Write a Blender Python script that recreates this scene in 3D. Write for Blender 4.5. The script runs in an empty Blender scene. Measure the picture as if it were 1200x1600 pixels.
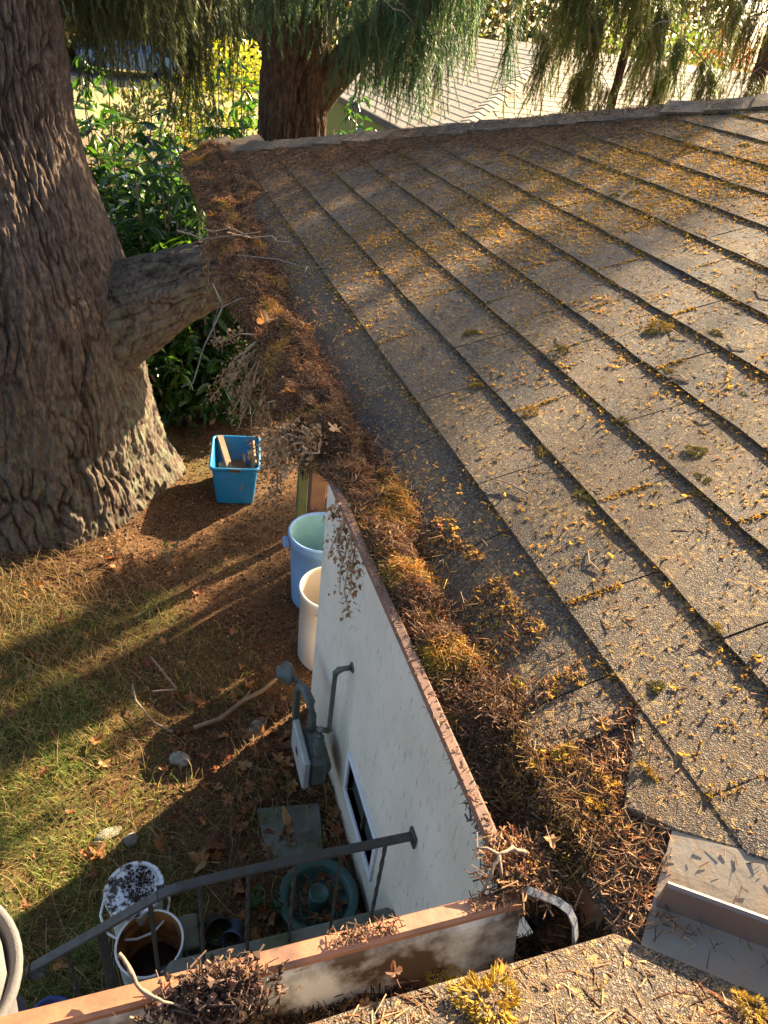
import bpy, math, random
import numpy as np
from mathutils import Matrix, Vector
random.seed(7)
rng = np.random.default_rng(11)
S = bpy.context.scene
COL = S.collection

# ------------------------------------------------------------------ camera, sky, sun, exposure
cd = bpy.data.cameras.new('camera'); cam = bpy.data.objects.new('camera', cd); COL.objects.link(cam); S.camera = cam
cd.sensor_fit = 'VERTICAL'; cd.sensor_height = 36.0; cd.lens = 36.0 * 1144.9 / 1600.0
cd.clip_start = 0.02; cd.clip_end = 600
# columns: camera right, up, back in world axes
cam.matrix_world = Matrix(((0.9507204, 0.0724808, -0.3014587, -0.4255178),
                           (-0.2884039, 0.5636523, -0.7740280, -0.2045782),
                           (0.1138157, 0.8228260, 0.5567794, 0.6706363), (0, 0, 0, 1)))
SUN_AZ, SUN_EL = 31.5, 27.0        # azimuth from +X towards +Y
W = bpy.data.worlds.new('World'); S.world = W; W.use_nodes = True
wn = W.node_tree; bg = wn.nodes['Background']
sky = wn.nodes.new('ShaderNodeTexSky'); sky.sky_type = 'NISHITA'; sky.sun_disc = False
sky.sun_elevation = math.radians(SUN_EL); sky.sun_rotation = math.radians(90 - SUN_AZ)
sky.air_density = 1.0; sky.dust_density = 2.5
wn.links.new(sky.outputs[0], bg.inputs[0]); bg.inputs[1].default_value = 0.062
sl = bpy.data.lights.new('sun', 'SUN'); sl.energy = 5.0; sl.angle = math.radians(0.5); sl.color = (1.0, 0.78, 0.50)
so = bpy.data.objects.new('sun', sl); COL.objects.link(so)
az, el = math.radians(SUN_AZ), math.radians(SUN_EL)
sd = Vector((math.cos(el) * math.cos(az), math.cos(el) * math.sin(az), math.sin(el)))
so.rotation_euler = sd.to_track_quat('Z', 'Y').to_euler(); so.location = sd * 30
S.view_settings.view_transform = 'Standard'; S.view_settings.look = 'None'
S.view_settings.exposure = 2.6; S.view_settings.gamma = 1.0; S.view_settings.use_curve_mapping = False

# ------------------------------------------------------------------ noise
_perm = np.random.default_rng(3).integers(0, 2 ** 31, 4096)
def _h(ix, iy, iz):
    return (_perm[(ix * 73 + _perm[(iy * 151 + _perm[iz & 4095]) & 4095]) & 4095] & 65535) / 32767.5 - 1.0
def vn(x, y, z=0.0):
    x, y, z = np.broadcast_arrays(np.asarray(x, float), np.asarray(y, float), np.asarray(z, float))
    ix = np.floor(x).astype(int); iy = np.floor(y).astype(int); iz = np.floor(z).astype(int)
    fx, fy, fz = x - ix, y - iy, z - iz
    fx = fx * fx * (3 - 2 * fx); fy = fy * fy * (3 - 2 * fy); fz = fz * fz * (3 - 2 * fz)
    r = 0
    for a in (0, 1):
        for b in (0, 1):
            for c in (0, 1):
                r = r + _h(ix + a, iy + b, iz + c) * (fx if a else 1 - fx) * (fy if b else 1 - fy) * (fz if c else 1 - fz)
    return r
def fbm(x, y, z=0.0, o=4):
    r = 0; a = 1.0; t = 0
    for i in range(o):
        r = r + a * vn(np.asarray(x) * 2 ** i + 17 * i, np.asarray(y) * 2 ** i + 5 * i, np.asarray(z) * 2 ** i); t += a; a *= .5
    return r / t
def sstep(a, b, x):
    t = np.clip((np.asarray(x, float) - a) / (b - a), 0, 1); return t * t * (3 - 2 * t)

# ------------------------------------------------------------------ materials
def new_mat(name):
    m = bpy.data.materials.new(name); m.use_nodes = True
    return m, m.node_tree.nodes, m.node_tree.links, m.node_tree.nodes['Principled BSDF']
def nd(N, t, **kw):
    n = N.new(t)
    for k, v in kw.items():
        if k in ('op',): n.operation = v
        else: n.inputs[k].default_value = v
    return n
def ramp(N, L, src, stops):
    r = N.new('ShaderNodeValToRGB'); e = r.color_ramp.elements
    while len(e) < len(stops): e.new(0.5)
    for i, (p, c) in enumerate(stops):
        e[i].position = p; e[i].color = (*c, 1) if len(c) == 3 else c
    L.new(src, r.inputs[0]); return r
def mixc(N, L, fac, a, b, mode='MIX'):
    m = N.new('ShaderNodeMix'); m.data_type = 'RGBA'; m.blend_type = mode
    for i, s in ((0, fac), (6, a), (7, b)):
        if hasattr(s, 'links') or hasattr(s, 'is_linked'): L.new(s, m.inputs[i])
        elif i == 0: m.inputs[0].default_value = s
        else: m.inputs[i].default_value = (*s, 1)
    return m.outputs[2]
def noise(N, L, vec, scale, detail=4, rough=.6, dist=0):
    n = N.new('ShaderNodeTexNoise'); n.inputs['Scale'].default_value = scale; n.inputs['Detail'].default_value = detail
    n.inputs['Roughness'].default_value = rough; n.inputs['Distortion'].default_value = dist
    if vec is not None: L.new(vec, n.inputs['Vector'])
    return n
def bump(N, L, h, strength, dist, normal=None):
    b = N.new('ShaderNodeBump'); b.inputs['Strength'].default_value = strength; b.inputs['Distance'].default_value = dist
    L.new(h, b.inputs['Height'])
    if normal is not None: L.new(normal, b.inputs['Normal'])
    return b
def geo_pos(N): return N.new('ShaderNodeNewGeometry').outputs['Position']
def scaled(N, L, vec, sx, sy, sz):
    m = N.new('ShaderNodeMapping'); m.inputs['Scale'].default_value = (sx, sy, sz); L.new(vec, m.inputs[0]); return m.outputs[0]

def mat_plain(name, col, rough=.6, metal=0, vary=.25, vscale=8, bumpd=.002, bscale=60, dirt=None, dscale=5, dthr=(.5, .7)):
    m, N, L, P = new_mat(name); pos = geo_pos(N)
    n = noise(N, L, pos, vscale, 5)
    a = tuple(c * (1 - vary) for c in col); b = tuple(min(1, c * (1 + vary)) for c in col)
    r = ramp(N, L, n.outputs[0], [(.3, a), (.7, b)]); c = r.outputs[0]
    if dirt:
        n2 = noise(N, L, pos, dscale, 6, .65); r2 = ramp(N, L, n2.outputs[0], [(dthr[0], (0, 0, 0)), (dthr[1], (1, 1, 1))])
        c = mixc(N, L, r2.outputs[0], c, dirt)
    L.new(c, P.inputs['Base Color']); P.inputs['Roughness'].default_value = rough; P.inputs['Metallic'].default_value = metal
    if bumpd:
        n3 = noise(N, L, pos, bscale, 4); L.new(bump(N, L, n3.outputs[0], .6, bumpd).outputs[0], P.inputs['Normal'])
    return m

def mat_shingle():
    m, N, L, P = new_mat('shingle_granules'); pos = geo_pos(N)
    v = N.new('ShaderNodeTexVoronoi'); v.inputs['Scale'].default_value = 640; L.new(pos, v.inputs['Vector'])
    sep = N.new('ShaderNodeSeparateColor'); L.new(v.outputs['Color'], sep.inputs[0])
    gr = ramp(N, L, sep.outputs[0], [(0, (.013, .0115, .0105)), (.35, (.036, .031, .026)), (.7, (.073, .062, .050)), (1, (.25, .21, .165))])
    oi = N.new('ShaderNodeObjectInfo')
    tone = ramp(N, L, oi.outputs['Random'], [(0, (.72, .74, .78)), (.5, (.92, .92, .92)), (1, (1.12, 1.06, 1.0))])
    c = mixc(N, L, 1.0, gr.outputs[0], tone.outputs[0], 'MULTIPLY')
    n = noise(N, L, pos, 5.5, 7, .65, .4)
    st = ramp(N, L, n.outputs[0], [(.38, (.05, .05, .05)), (.62, (.9, .9, .9))])
    nf = noise(N, L, pos, 160, 3, .7)
    stf = ramp(N, L, nf.outputs[0], [(.38, (0, 0, 0)), (.56, (1, 1, 1))])
    k = N.new('ShaderNodeMath'); k.operation = 'MULTIPLY'; L.new(st.outputs[0], k.inputs[0]); L.new(stf.outputs[0], k.inputs[1])
    c = mixc(N, L, k.outputs[0], c, (.125, .075, .033))
    v2 = N.new('ShaderNodeTexVoronoi'); v2.inputs['Scale'].default_value = 210; L.new(pos, v2.inputs['Vector']); s2 = N.new('ShaderNodeSeparateColor'); L.new(v2.outputs['Color'], s2.inputs[0])
    n5 = noise(N, L, pos, 11, 5, .65); ad = N.new('ShaderNodeMath'); ad.operation = 'MULTIPLY_ADD'; L.new(n5.outputs[0], ad.inputs[0]); ad.inputs[1].default_value = 1.1; L.new(s2.outputs[1], ad.inputs[2])
    mr = N.new('ShaderNodeMapRange'); mr.inputs[1].default_value = 1.43; mr.inputs[2].default_value = 1.52; L.new(ad.outputs[0], mr.inputs[0])
    c = mixc(N, L, mr.outputs[0], c, (.25, .165, .065))
    L.new(c, P.inputs['Base Color']); P.inputs['Roughness'].default_value = .85
    P.inputs['Specular IOR Level'].default_value = .35
    b1 = bump(N, L, v.outputs['Distance'], .8, .0016)
    b1 = bump(N, L, mr.outputs[0], .7, .002, b1.outputs[0]); nb = noise(N, L, pos, 28, 5); b2 = bump(N, L, nb.outputs[0], .45, .008, b1.outputs[0])
    L.new(b2.outputs[0], P.inputs['Normal']); return m

def mat_attr(name, rough=.8, transl=0.0, vary=.2, spec=.3, boost=(1.7, 1.75, .7)):
    m, N, L, P = new_mat(name)
    a = N.new('ShaderNodeAttribute'); a.attribute_name = 'col'
    n = noise(N, L, geo_pos(N), 90, 2); r = ramp(N, L, n.outputs[0], [(.3, (1 - vary,) * 3), (.7, (1 + vary,) * 3)])
    c = mixc(N, L, 1.0, a.outputs['Color'], r.outputs[0], 'MULTIPLY')
    L.new(c, P.inputs['Base Color']); P.inputs['Roughness'].default_value = rough; P.inputs['Specular IOR Level'].default_value = spec
    if transl:
        T = N.new('ShaderNodeBsdfTranslucent'); mx = N.new('ShaderNodeMixShader'); mx.inputs[0].default_value = transl
        c2 = mixc(N, L, 1.0, c, boost, 'MULTIPLY'); L.new(c2, T.inputs[0])
        out = N['Material Output'] if 'Material Output' in N else [x for x in N if x.type == 'OUTPUT_MATERIAL'][0]
        L.new(P.outputs[0], mx.inputs[1]); L.new(T.outputs[0], mx.inputs[2]); L.new(mx.outputs[0], out.inputs[0])
    return m

def mat_leaf_obj(name, stops, rough=.5, transl=.3, boost=(1.6, 1.6, .7)):
    m, N, L, P = new_mat(name); oi = N.new('ShaderNodeObjectInfo')
    r = ramp(N, L, oi.outputs['Random'], stops)
    n = noise(N, L, geo_pos(N), 40, 4); rr = ramp(N, L, n.outputs[0], [(.3, (.65,) * 3), (.7, (1.2,) * 3)])
    c = mixc(N, L, 1.0, r.outputs[0], rr.outputs[0], 'MULTIPLY')
    L.new(c, P.inputs['Base Color']); P.inputs['Roughness'].default_value = rough
    T = N.new('ShaderNodeBsdfTranslucent'); mx = N.new('ShaderNodeMixShader'); mx.inputs[0].default_value = transl
    L.new(mixc(N, L, 1.0, c, boost, 'MULTIPLY'), T.inputs[0])
    out = [x for x in N if x.type == 'OUTPUT_MATERIAL'][0]
    L.new(P.outputs[0], mx.inputs[1]); L.new(T.outputs[0], mx.inputs[2]); L.new(mx.outputs[0], out.inputs[0])
    return m

def mat_bark(name, dark, mid, light, lich=(.20, .22, .13), lz=(-3, -1.2)):
    m, N, L, P = new_mat(name); pos = geo_pos(N)
    a = N.new('ShaderNodeAttribute'); a.attribute_name = 'col'      # r = ridge height, g = lichen
    sp = N.new('ShaderNodeSeparateColor'); L.new(a.outputs['Color'], sp.inputs[0])
    n1 = noise(N, L, scaled(N, L, pos, 1, 1, .35), 34, 8, .78)
    base = ramp(N, L, n1.outputs[0], [(.33, dark), (.5, mid), (.66, light)])
    fis = ramp(N, L, sp.outputs[0], [(.1, (.30, .26, .24)), (.6, (1, 1, 1))])
    c = mixc(N, L, 1.0, base.outputs[0], fis.outputs[0], 'MULTIPLY')
    n2 = noise(N, L, pos, 9, 6, .7); k = ramp(N, L, n2.outputs[0], [(.46, (0, 0, 0)), (.6, (1, 1, 1))])
    mm = N.new('ShaderNodeMath'); mm.operation = 'MULTIPLY'; L.new(k.outputs[0], mm.inputs[0]); L.new(sp.outputs[1], mm.inputs[1])
    c = mixc(N, L, mm.outputs[0], c, lich)
    L.new(c, P.inputs['Base Color']); P.inputs['Roughness'].default_value = .95; P.inputs['Specular IOR Level'].default_value = .15
    nb = noise(N, L, scaled(N, L, pos, 1, 1, .3), 60, 8, .85)
    L.new(bump(N, L, nb.outputs[0], 1, .03).outputs[0], P.inputs['Normal']); return m

def mat_ground():
    m, N, L, P = new_mat('yard_soil'); pos = geo_pos(N)
    n1 = noise(N, L, pos, 60, 8, .75); c1 = ramp(N, L, n1.outputs[0], [(.3, (.032, .019, .011)), (.5, (.095, .050, .024)), (.68, (.24, .135, .06))])
    n2 = noise(N, L, pos, 1.6, 6, .7, .5)
    a = N.new('ShaderNodeAttribute'); a.attribute_name = 'col'; sp = N.new('ShaderNodeSeparateColor'); L.new(a.outputs['Color'], sp.inputs[0])
    ng = noise(N, L, pos, 90, 5, .7); g = ramp(N, L, ng.outputs[0], [(.3, (.022, .034, .010)), (.55, (.09, .12, .028)), (.75, (.26, .24, .08))])
    k = N.new('ShaderNodeMath'); k.operation = 'MULTIPLY'; L.new(sp.outputs[1], k.inputs[0])
    rr = ramp(N, L, n2.outputs[0], [(.38, (0, 0, 0)), (.6, (1, 1, 1))]); L.new(rr.outputs[0], k.inputs[1])
    c = mixc(N, L, k.outputs[0], c1.outputs[0], g.outputs[0])
    # far open field, dry grass
    nf = noise(N, L, pos, .5, 5); f = ramp(N, L, nf.outputs[0], [(.3, (.22, .20, .08)), (.7, (.32, .27, .13))])
    c = mixc(N, L, sp.outputs[2], c, f.outputs[0])
    L.new(c, P.inputs['Base Color']); P.inputs['Roughness'].default_value = .95; P.inputs['Specular IOR Level'].default_value = .15
    L.new(bump(N, L, n1.outputs[0], .9, .012).outputs[0], P.inputs['Normal']); return m

def mat_wall():
    m, N, L, P = new_mat('white_stucco_paint'); pos = geo_pos(N)
    s = scaled(N, L, pos, 1, 1, .22); n1 = noise(N, L, s, 55, 7, .75)
    crack = ramp(N, L, n1.outputs[0], [(.36, (.50, .49, .45)), (.43, (.84, .78, .69))])
    n2 = noise(N, L, pos, 2.0, 5, .6); d = ramp(N, L, n2.outputs[0], [(.35, (.84, .85, .80)), (.6, (1, 1, 1))])
    c = mixc(N, L, 1.0, crack.outputs[0], d.outputs[0], 'MULTIPLY')
    sx = N.new('ShaderNodeSeparateXYZ'); L.new(pos, sx.inputs[0])
    mr = N.new('ShaderNodeMapRange'); mr.inputs[1].default_value = -3.0; mr.inputs[2].default_value = -2.3; mr.inputs[3].default_value = .75; mr.inputs[4].default_value = 0
    L.new(sx.outputs[2], mr.inputs[0])
    n3 = noise(N, L, pos, 6, 6, .7); k = N.new('ShaderNodeMath'); k.operation = 'MULTIPLY'; L.new(mr.outputs[0], k.inputs[0]); L.new(n3.outputs[0], k.inputs[1])
    c = mixc(N, L, k.outputs[0], c, (.35, .27, .15))
    L.new(c, P.inputs['Base Color']); P.inputs['Roughness'].default_value = .75
    L.new(bump(N, L, n1.outputs[0], .8, .004).outputs[0], P.inputs['Normal']); return m

M = {}
M['shingle'] = mat_shingle()
M['litter'] = mat_attr('dry_needle', .7, .36, .25, .3, (1.9, 1.5, .8))
M['grass'] = mat_attr('grass_blade', .6, .35, .15)
M['needles'] = mat_attr('conifer_needle', .5, .40, .2, .3, (1.35, 1.6, .85))
M['leafmass'] = mat_attr('broad_leaf', .28, .38, .2, .5)
M['moss'] = mat_leaf_obj('moss', [(0, (.24, .20, .03)), (.5, (.40, .29, .04)), (1, (.46, .28, .05))], .9, .25, (1.5, 1.4, .6))
M['deadleaf'] = mat_leaf_obj('dead_leaf', [(0, (.13, .05, .02)), (.4, (.26, .10, .035)), (.75, (.38, .18, .06)), (1, (.36, .20, .08))], .6, .3, (1.6, 1.2, .7))
M['laurel'] = mat_leaf_obj('laurel_leaf', [(0, (.015, .045, .012)), (.5, (.03, .08, .018)), (1, (.055, .12, .022))], .22, .35, (3.2, 3.0, .8))
M['bark1'] = mat_bark('fissured_bark', (.055, .040, .034), (.155, .115, .090), (.29, .225, .175), (.24, .26, .17))
M['bark2'] = mat_bark('red_bark', (.04, .025, .017), (.10, .060, .038), (.20, .13, .085))
M['ground'] = mat_ground()
M['wall'] = mat_wall()
M['brownpaint'] = mat_plain('brown_painted_metal', (.30, .125, .062), .45, 0, .2, 20, .0008, 90, (.10, .06, .04), 14, (.55, .75))
M['darkbrown'] = mat_plain('dark_brown_paint', (.15, .075, .048), .6, 0, .3, 30, .0008, 90, (.06, .04, .03), 18, (.5, .7))
M['whitemetal'] = mat_plain('white_gutter_metal', (.62, .60, .56), .5, 0, .1, 20, .0006, 80, (.09, .055, .032), 11, (.40, .58))
M['strap'] = mat_plain('white_strap_metal', (.27, .265, .24), .45, 0, .1, 30, .001, 120, (.06, .055, .04), 60, (.55, .62))
M['soffit'] = mat_plain('soffit_board', (.45, .42, .36), .8)
M['fascia'] = mat_plain('fascia_board', (.22, .12, .07), .7, 0, .3, 30, .001, 90)
M['flash'] = mat_plain('valley_flashing_metal', (.20, .17, .13), .75, .0, .12, 9, .0015, 60, (.22, .15, .09), 19, (.50, .70))
M['rib'] = mat_plain('flashing_rib_metal', (.19, .145, .12), .45, .35, .15, 12, .0008, 40)
M['iron'] = mat_plain('black_railing_paint', (.075, .07, .066), .55, .2, .3, 25, .0012, 90, (.10, .075, .055), 22, (.5, .7))
M['concrete'] = mat_plain('mossy_concrete', (.15, .15, .125), .9, 0, .25, 14, .004, 50, (.07, .085, .035), 5, (.45, .65))
M['stone'] = mat_plain('pale_stone', (.24, .23, .19), .9, 0, .3, 30, .01, 60, (.10, .08, .05), 25, (.5, .62))
M['teal'] = mat_plain('grey_green_pipe_paint', (.115, .13, .12), .5, .1, .2, 20, .001, 80)
M['meter'] = mat_plain('grey_meter_cover', (.36, .38, .38), .5, 0, .1, 20, .0006, 80)
M['frame'] = mat_plain('white_window_frame', (.70, .73, .78), .45, 0, .05)
M['blue'] = mat_plain('blue_tote_plastic', (.015, .17, .36), .38, 0, .08, 4, .0006, 50, (.10, .10, .09), 30, (.68, .74))
M['lblue'] = mat_plain('pale_blue_plastic', (.20, .36, .62), .4, 0, .08, 3, .0006, 40, (.42, .48, .50), 8, (.66, .75))
M['lblue_in'] = mat_plain('aqua_plastic_inside', (.24, .44, .48), .5, 0, .1)
M['greyplastic'] = mat_plain('grey_white_plastic', (.50, .44, .38), .42, 0, .06, 4, .0005, 40)
M['whiteplastic'] = mat_plain('white_bucket_plastic', (.68, .69, .70), .42, 0, .06, 8, .0005, 40, (.06, .035, .02), 14, (.56, .64))
M['lidplastic'] = mat_plain('dirty_white_lid', (.66, .70, .74), .5, 0, .06, 8, .001, 60, (.035, .022, .014), 20, (.47, .55))
M['rust'] = mat_plain('rusty_bucket_inside', (.30, .13, .03), .8, 0, .35, 12, .003, 50, (.05, .02, .01), 9, (.45, .65))
M['water'] = mat_plain('dark_rusty_water', (.025, .012, .006), .12, 0, .2, 8, .0, 10)
M['green'] = mat_plain('green_planter_plastic', (.03, .085, .07), .5, 0, .15, 8, .001, 40, (.06, .05, .03), 14, (.6, .72))
M['wood'] = mat_plain('raw_wood', (.24, .15, .085), .8, 0, .25, 12, .002, 60)
M['post'] = mat_plain('brown_stained_post', (.14, .065, .035), .7, 0, .25, 12, .002, 60)
M['mosspost'] = mat_plain('mossy_green_board', (.09, .11, .045), .85, 0, .25, 12, .002, 60)
M['twig'] = mat_plain('grey_twig', (.21, .155, .11), .85, 0, .3, 60, .001, 200)
M['dirt'] = mat_plain('dark_gutter_muck', (.045, .026, .015), .95, 0, .4, 60, .006, 150, (.11, .06, .03), 70, (.5, .7))
M['cloth'] = mat_plain('grey_fleece', (.18, .172, .165), .95, 0, .08, 60, .0012, 500)
M['darkcloth'] = mat_plain('dark_fleece_lining', (.035, .032, .045), .95, 0, .1, 60, .001, 500)
M['skin'] = mat_plain('skin', (.5, .29, .2), .5, 0, .05)
M['olive'] = mat_plain('olive_siding', (.20, .21, .05), .8, 0, .12)
M['darkroof'] = mat_plain('dark_fascia', (.06, .045, .04), .7)
M['nshingle'] = mat_plain('pale_shingle', (.40, .335, .235), .9, 0, .45, 45, .004, 120, (.24, .13, .05), 3, (.54, .68))
M['pale'] = mat_plain('pale_house_wall', (.62, .58, .52), .8, 0, .08)
M['carblue'] = mat_plain('blue_car_paint', (.10, .20, .36), .2, .3, .05, 3, 0)
M['carwhite'] = mat_plain('silver_car_paint', (.55, .60, .66), .2, .3, .05, 3, 0)
M['glass'] = mat_plain('dark_glass', (.07, .085, .08), .12, 0, .1, 3, 0)
M['tyre'] = mat_plain('tyre_rubber', (.02, .02, .02), .85)
M['asphalt'] = mat_plain('asphalt', (.06, .06, .06), .9)

# ------------------------------------------------------------------ mesh helpers
def setp(o, label=None, cat=None, group=None, kind=None):
    if label: o['label'] = label
    if cat: o['category'] = cat
    if group: o['group'] = group
    if kind: o['kind'] = kind
    return o
def link(o, parent=None):
    COL.objects.link(o)
    if parent is not None: o.parent = parent
    return o
def empty(name, label, cat, loc=(0, 0, 0), group=None):
    o = bpy.data.objects.new(name, None); o.empty_display_size = .1; o.location = loc
    link(o); return setp(o, label, cat, group)
def fast_mesh(name, V, F, mat, cols=None, smooth=False):
    V = np.asarray(V, np.float32); F = np.asarray(F, np.int32); k = F.shape[1]
    me = bpy.data.meshes.new(name)
    me.vertices.add(len(V)); me.vertices.foreach_set('co', V.ravel())
    me.loops.add(F.size); me.loops.foreach_set('vertex_index', F.ravel())
    me.polygons.add(len(F)); me.polygons.foreach_set('loop_start', np.arange(0, F.size, k, dtype=np.int32))
    try: me.polygons.foreach_set('loop_total', np.full(len(F), k, np.int32))
    except Exception: pass
    me.polygons.foreach_set('use_smooth', np.full(len(F), smooth, bool))
    if cols is not None:
        c = np.ones((len(V), 4), np.float32); c[:, :3] = cols
        at = me.color_attributes.new('col', 'FLOAT_COLOR', 'POINT'); at.data.foreach_set('color', c.ravel())
    me.update(calc_edges=True)
    if mat: me.materials.append(M[mat] if isinstance(mat, str) else mat)
    return me
def py_mesh(name, V, F, mat, smooth=False):
    me = bpy.data.meshes.new(name); me.from_pydata([tuple(v) for v in V], [], F); me.update()
    if smooth: me.polygons.foreach_set('use_smooth', [True] * len(me.polygons))
    if mat: me.materials.append(M[mat] if isinstance(mat, str) else mat)
    return me
def ob(name, me, parent=None, loc=None):
    o = bpy.data.objects.new(name, me); link(o, parent)
    if loc is not None: o.location = loc
    return o
class MB:
    def __init__(s): s.V = []; s.F = []
    def add(s, V, F):
        b = len(s.V); s.V += [tuple(v) for v in V]; s.F += [tuple(i + b for i in f) for f in F]; return s
    def box(s, lo, hi, bev=0.0, rz=0, c=None):
        x0, y0, z0 = lo; x1, y1, z1 = hi
        if bev <= 0:
            V = [(x0, y0, z0), (x1, y0, z0), (x1, y1, z0), (x0, y1, z0), (x0, y0, z1), (x1, y0, z1), (x1, y1, z1), (x0, y1, z1)]
            F = [(0, 3, 2, 1), (4, 5, 6, 7), (0, 1, 5, 4), (1, 2, 6, 5), (2, 3, 7, 6), (3, 0, 4, 7)]
        else:
            b = bev; V = []
            for (zz, ins) in ((z0, b), (z0 + b, 0), (z1 - b, 0), (z1, b)):
                xa, xb, ya, yb = x0 + ins, x1 - ins, y0 + ins, y1 - ins
                V += [(xa + b, ya, zz), (xb - b, ya, zz), (xb, ya + b, zz), (xb, yb - b, zz), (xb - b, yb, zz), (xa + b, yb, zz), (xa, yb - b, zz), (xa, ya + b, zz)]
            F = [tuple(range(7, -1, -1)), tuple(range(24, 32))]
            for r in range(3):
                for i in range(8): j = (i + 1) % 8; F.append((r * 8 + i, r * 8 + j, r * 8 + 8 + j, r * 8 + 8 + i))
        if rz:
            cx, cy = c if c else ((x0 + x1) / 2, (y0 + y1) / 2); ca, sa = math.cos(rz), math.sin(rz)
            V = [(cx + (x - cx) * ca - (y - cy) * sa, cy + (x - cx) * sa + (y - cy) * ca, z) for x, y, z in V]
        return s.add(V, F)
    def tube(s, pts, rad, n=8, cap=True, sq=False, twist=0):
        pts = [Vector(p) for p in pts]; rs = rad if isinstance(rad, (list, tuple)) else [rad] * len(pts)
        up = Vector((.13, .31, .94)); V = []; F = []
        for i, p in enumerate(pts):
            d = (pts[min(i + 1, len(pts) - 1)] - pts[max(i - 1, 0)]).normalized()
            a = d.cross(up)
            if a.length < .15: a = d.cross(Vector((1, 0, 0)))
            a.normalize(); b = d.cross(a).normalized(); up = a.cross(d) if False else up
            for k in range(n):
                t = 2 * math.pi * k / n + twist * i + (math.pi / 4 if n == 4 else 0)
                V.append(p + (a * math.cos(t) + b * math.sin(t)) * rs[i])
        for i in range(len(pts) - 1):
            for k in range(n): j = (k + 1) % n; F.append((i * n + k, i * n + j, i * n + n + j, i * n + n + k))
        if cap: F += [tuple(range(n - 1, -1, -1)), tuple(range((len(pts) - 1) * n, len(pts) * n))]
        return s.add(V, F)
    def lathe(s, prof, c=(0, 0, 0), n=32, close=False):
        V = []; F = []; m = len(prof)
        for r, z in prof:
            for k in range(n): t = 2 * math.pi * k / n; V.append((c[0] + r * math.cos(t), c[1] + r * math.sin(t), c[2] + z))
        for i in range(m - 1):
            for k in range(n): j = (k + 1) % n; F.append((i * n + k, i * n + j, i * n + n + j, i * n + n + k))
        if close:
            F += [tuple(range(n - 1, -1, -1)), tuple(range((m - 1) * n, m * n))]
        return s.add(V, F)
    def mesh(s, name, mat, smooth=False): return py_mesh(name, s.V, s.F, mat, smooth)
    def obj(s, name, mat, parent=None, smooth=False): return ob(name, s.mesh(name, mat, smooth), parent)
def grid_faces(nu, nv, wrap=False):
    F = []; i = np.arange(nu - 1)[:, None]; j = np.arange(nv if wrap else nv - 1)[None, :]
    jn = (j + 1) % nv
    a = i * nv + j; b = i * nv + jn; c = (i + 1) * nv + jn; d = (i + 1) * nv + j
    return np.stack([a, b, c, d], -1).reshape(-1, 4)

def frames(d, roll=None):
    """rotation matrices whose x axis is d"""
    d = d / np.linalg.norm(d, axis=1, keepdims=True)
    up = np.tile(np.array([0, 0, 1.0]), (len(d), 1)); up[np.abs(d[:, 2]) > .95] = (1, 0, 0)
    b = np.cross(up, d); b /= np.linalg.norm(b, axis=1, keepdims=True); c = np.cross(d, b)
    if roll is not None:
        cr, sr = np.cos(roll)[:, None], np.sin(roll)[:, None]; b, c = b * cr + c * sr, c * cr - b * sr
    return np.stack([d, b, c], axis=2)
def scatter_arrays(TV, TF, pos, R, scl, col):
    TV = np.asarray(TV, float); TF = np.asarray(TF, int); N = len(pos)
    if np.ndim(scl) == 1: scl = np.stack([scl] * 3, 1)
    loc = TV[None] * scl[:, None, :]
    V = np.einsum('nij,nkj->nki', R, loc) + pos[:, None, :]
    F = TF[None] + (np.arange(N) * len(TV))[:, None, None]
    C = np.repeat(col[:, None, :], len(TV), 1)
    return V.reshape(-1, 3), F.reshape(-1, TF.shape[1]), C.reshape(-1, 3)
def scatter(name, T, pos, R, scl, col, mat, smooth=False):
    V, F, C = scatter_arrays(T[0], T[1], pos, R, scl, col); return fast_mesh(name, V, F, mat, C, smooth)
def joinarr(parts):
    V = []; F = []; C = []; b = 0
    for v, f, c in parts: V.append(v); F.append(f + b); C.append(c); b += len(v)
    return np.concatenate(V), np.concatenate(F), np.concatenate(C)

# needle: bent three-sided sliver, unit length along x
def needle_T(bend=.12, r=.5):
    V = []; F = []
    for i, (x, rr, z) in enumerate(((-.5, .8, 0), (0, 1, bend), (.5, .35, 0))):
        for k in range(3): t = 2.094 * k; V.append((x, r * rr * math.cos(t), z + r * rr * math.sin(t)))
    for i in range(2):
        for k in range(3): j = (k + 1) % 3; F.append((i * 3 + k, i * 3 + j, i * 3 + 3 + j, i * 3 + 3 + k))
    return np.array(V), np.array(F)
NT = needle_T(0.0)
NT2 = (np.array([(x, .5 * r * math.cos(2.094 * k), .5 * r * math.sin(2.094 * k)) for x, r in ((-.5, 1), (.5, .5)) for k in range(3)]), np.array([(k, (k + 1) % 3, 3 + (k + 1) % 3, 3 + k) for k in range(3)]))
def needles(pos, d, length, thick, col, cheap=True):
    """bent needles: the thickness is absolute, the bend is added afterwards"""
    R = frames(d, rng.uniform(0, 6.28, len(d)))
    TV, TF = NT; TV = TV.copy()
    if cheap: return scatter_arrays(NT2[0], NT2[1], pos, R, np.stack([length, thick, thick], 1), col)
    scl = np.stack([length, thick, thick], 1)
    V, F, C = scatter_arrays(TV, TF, pos, R, scl, col)
    V = V.reshape(len(pos), -1, 3); bend = (R[:, :, 2] * (length * rng.uniform(-.16, .16, len(pos)))[:, None])
    V[:, 3:6] += bend[:, None, :]
    return V.reshape(-1, 3), F, C
CV = np.array([(1, 0, 0), (-.5, .87, 0), (-.5, -.87, 0), (0, 0, 1), (0, 0, -1.)]) * .5
CF = np.array([(0, 1, 3), (1, 2, 3), (2, 0, 3), (1, 0, 4), (2, 1, 4), (0, 2, 4)])
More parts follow.
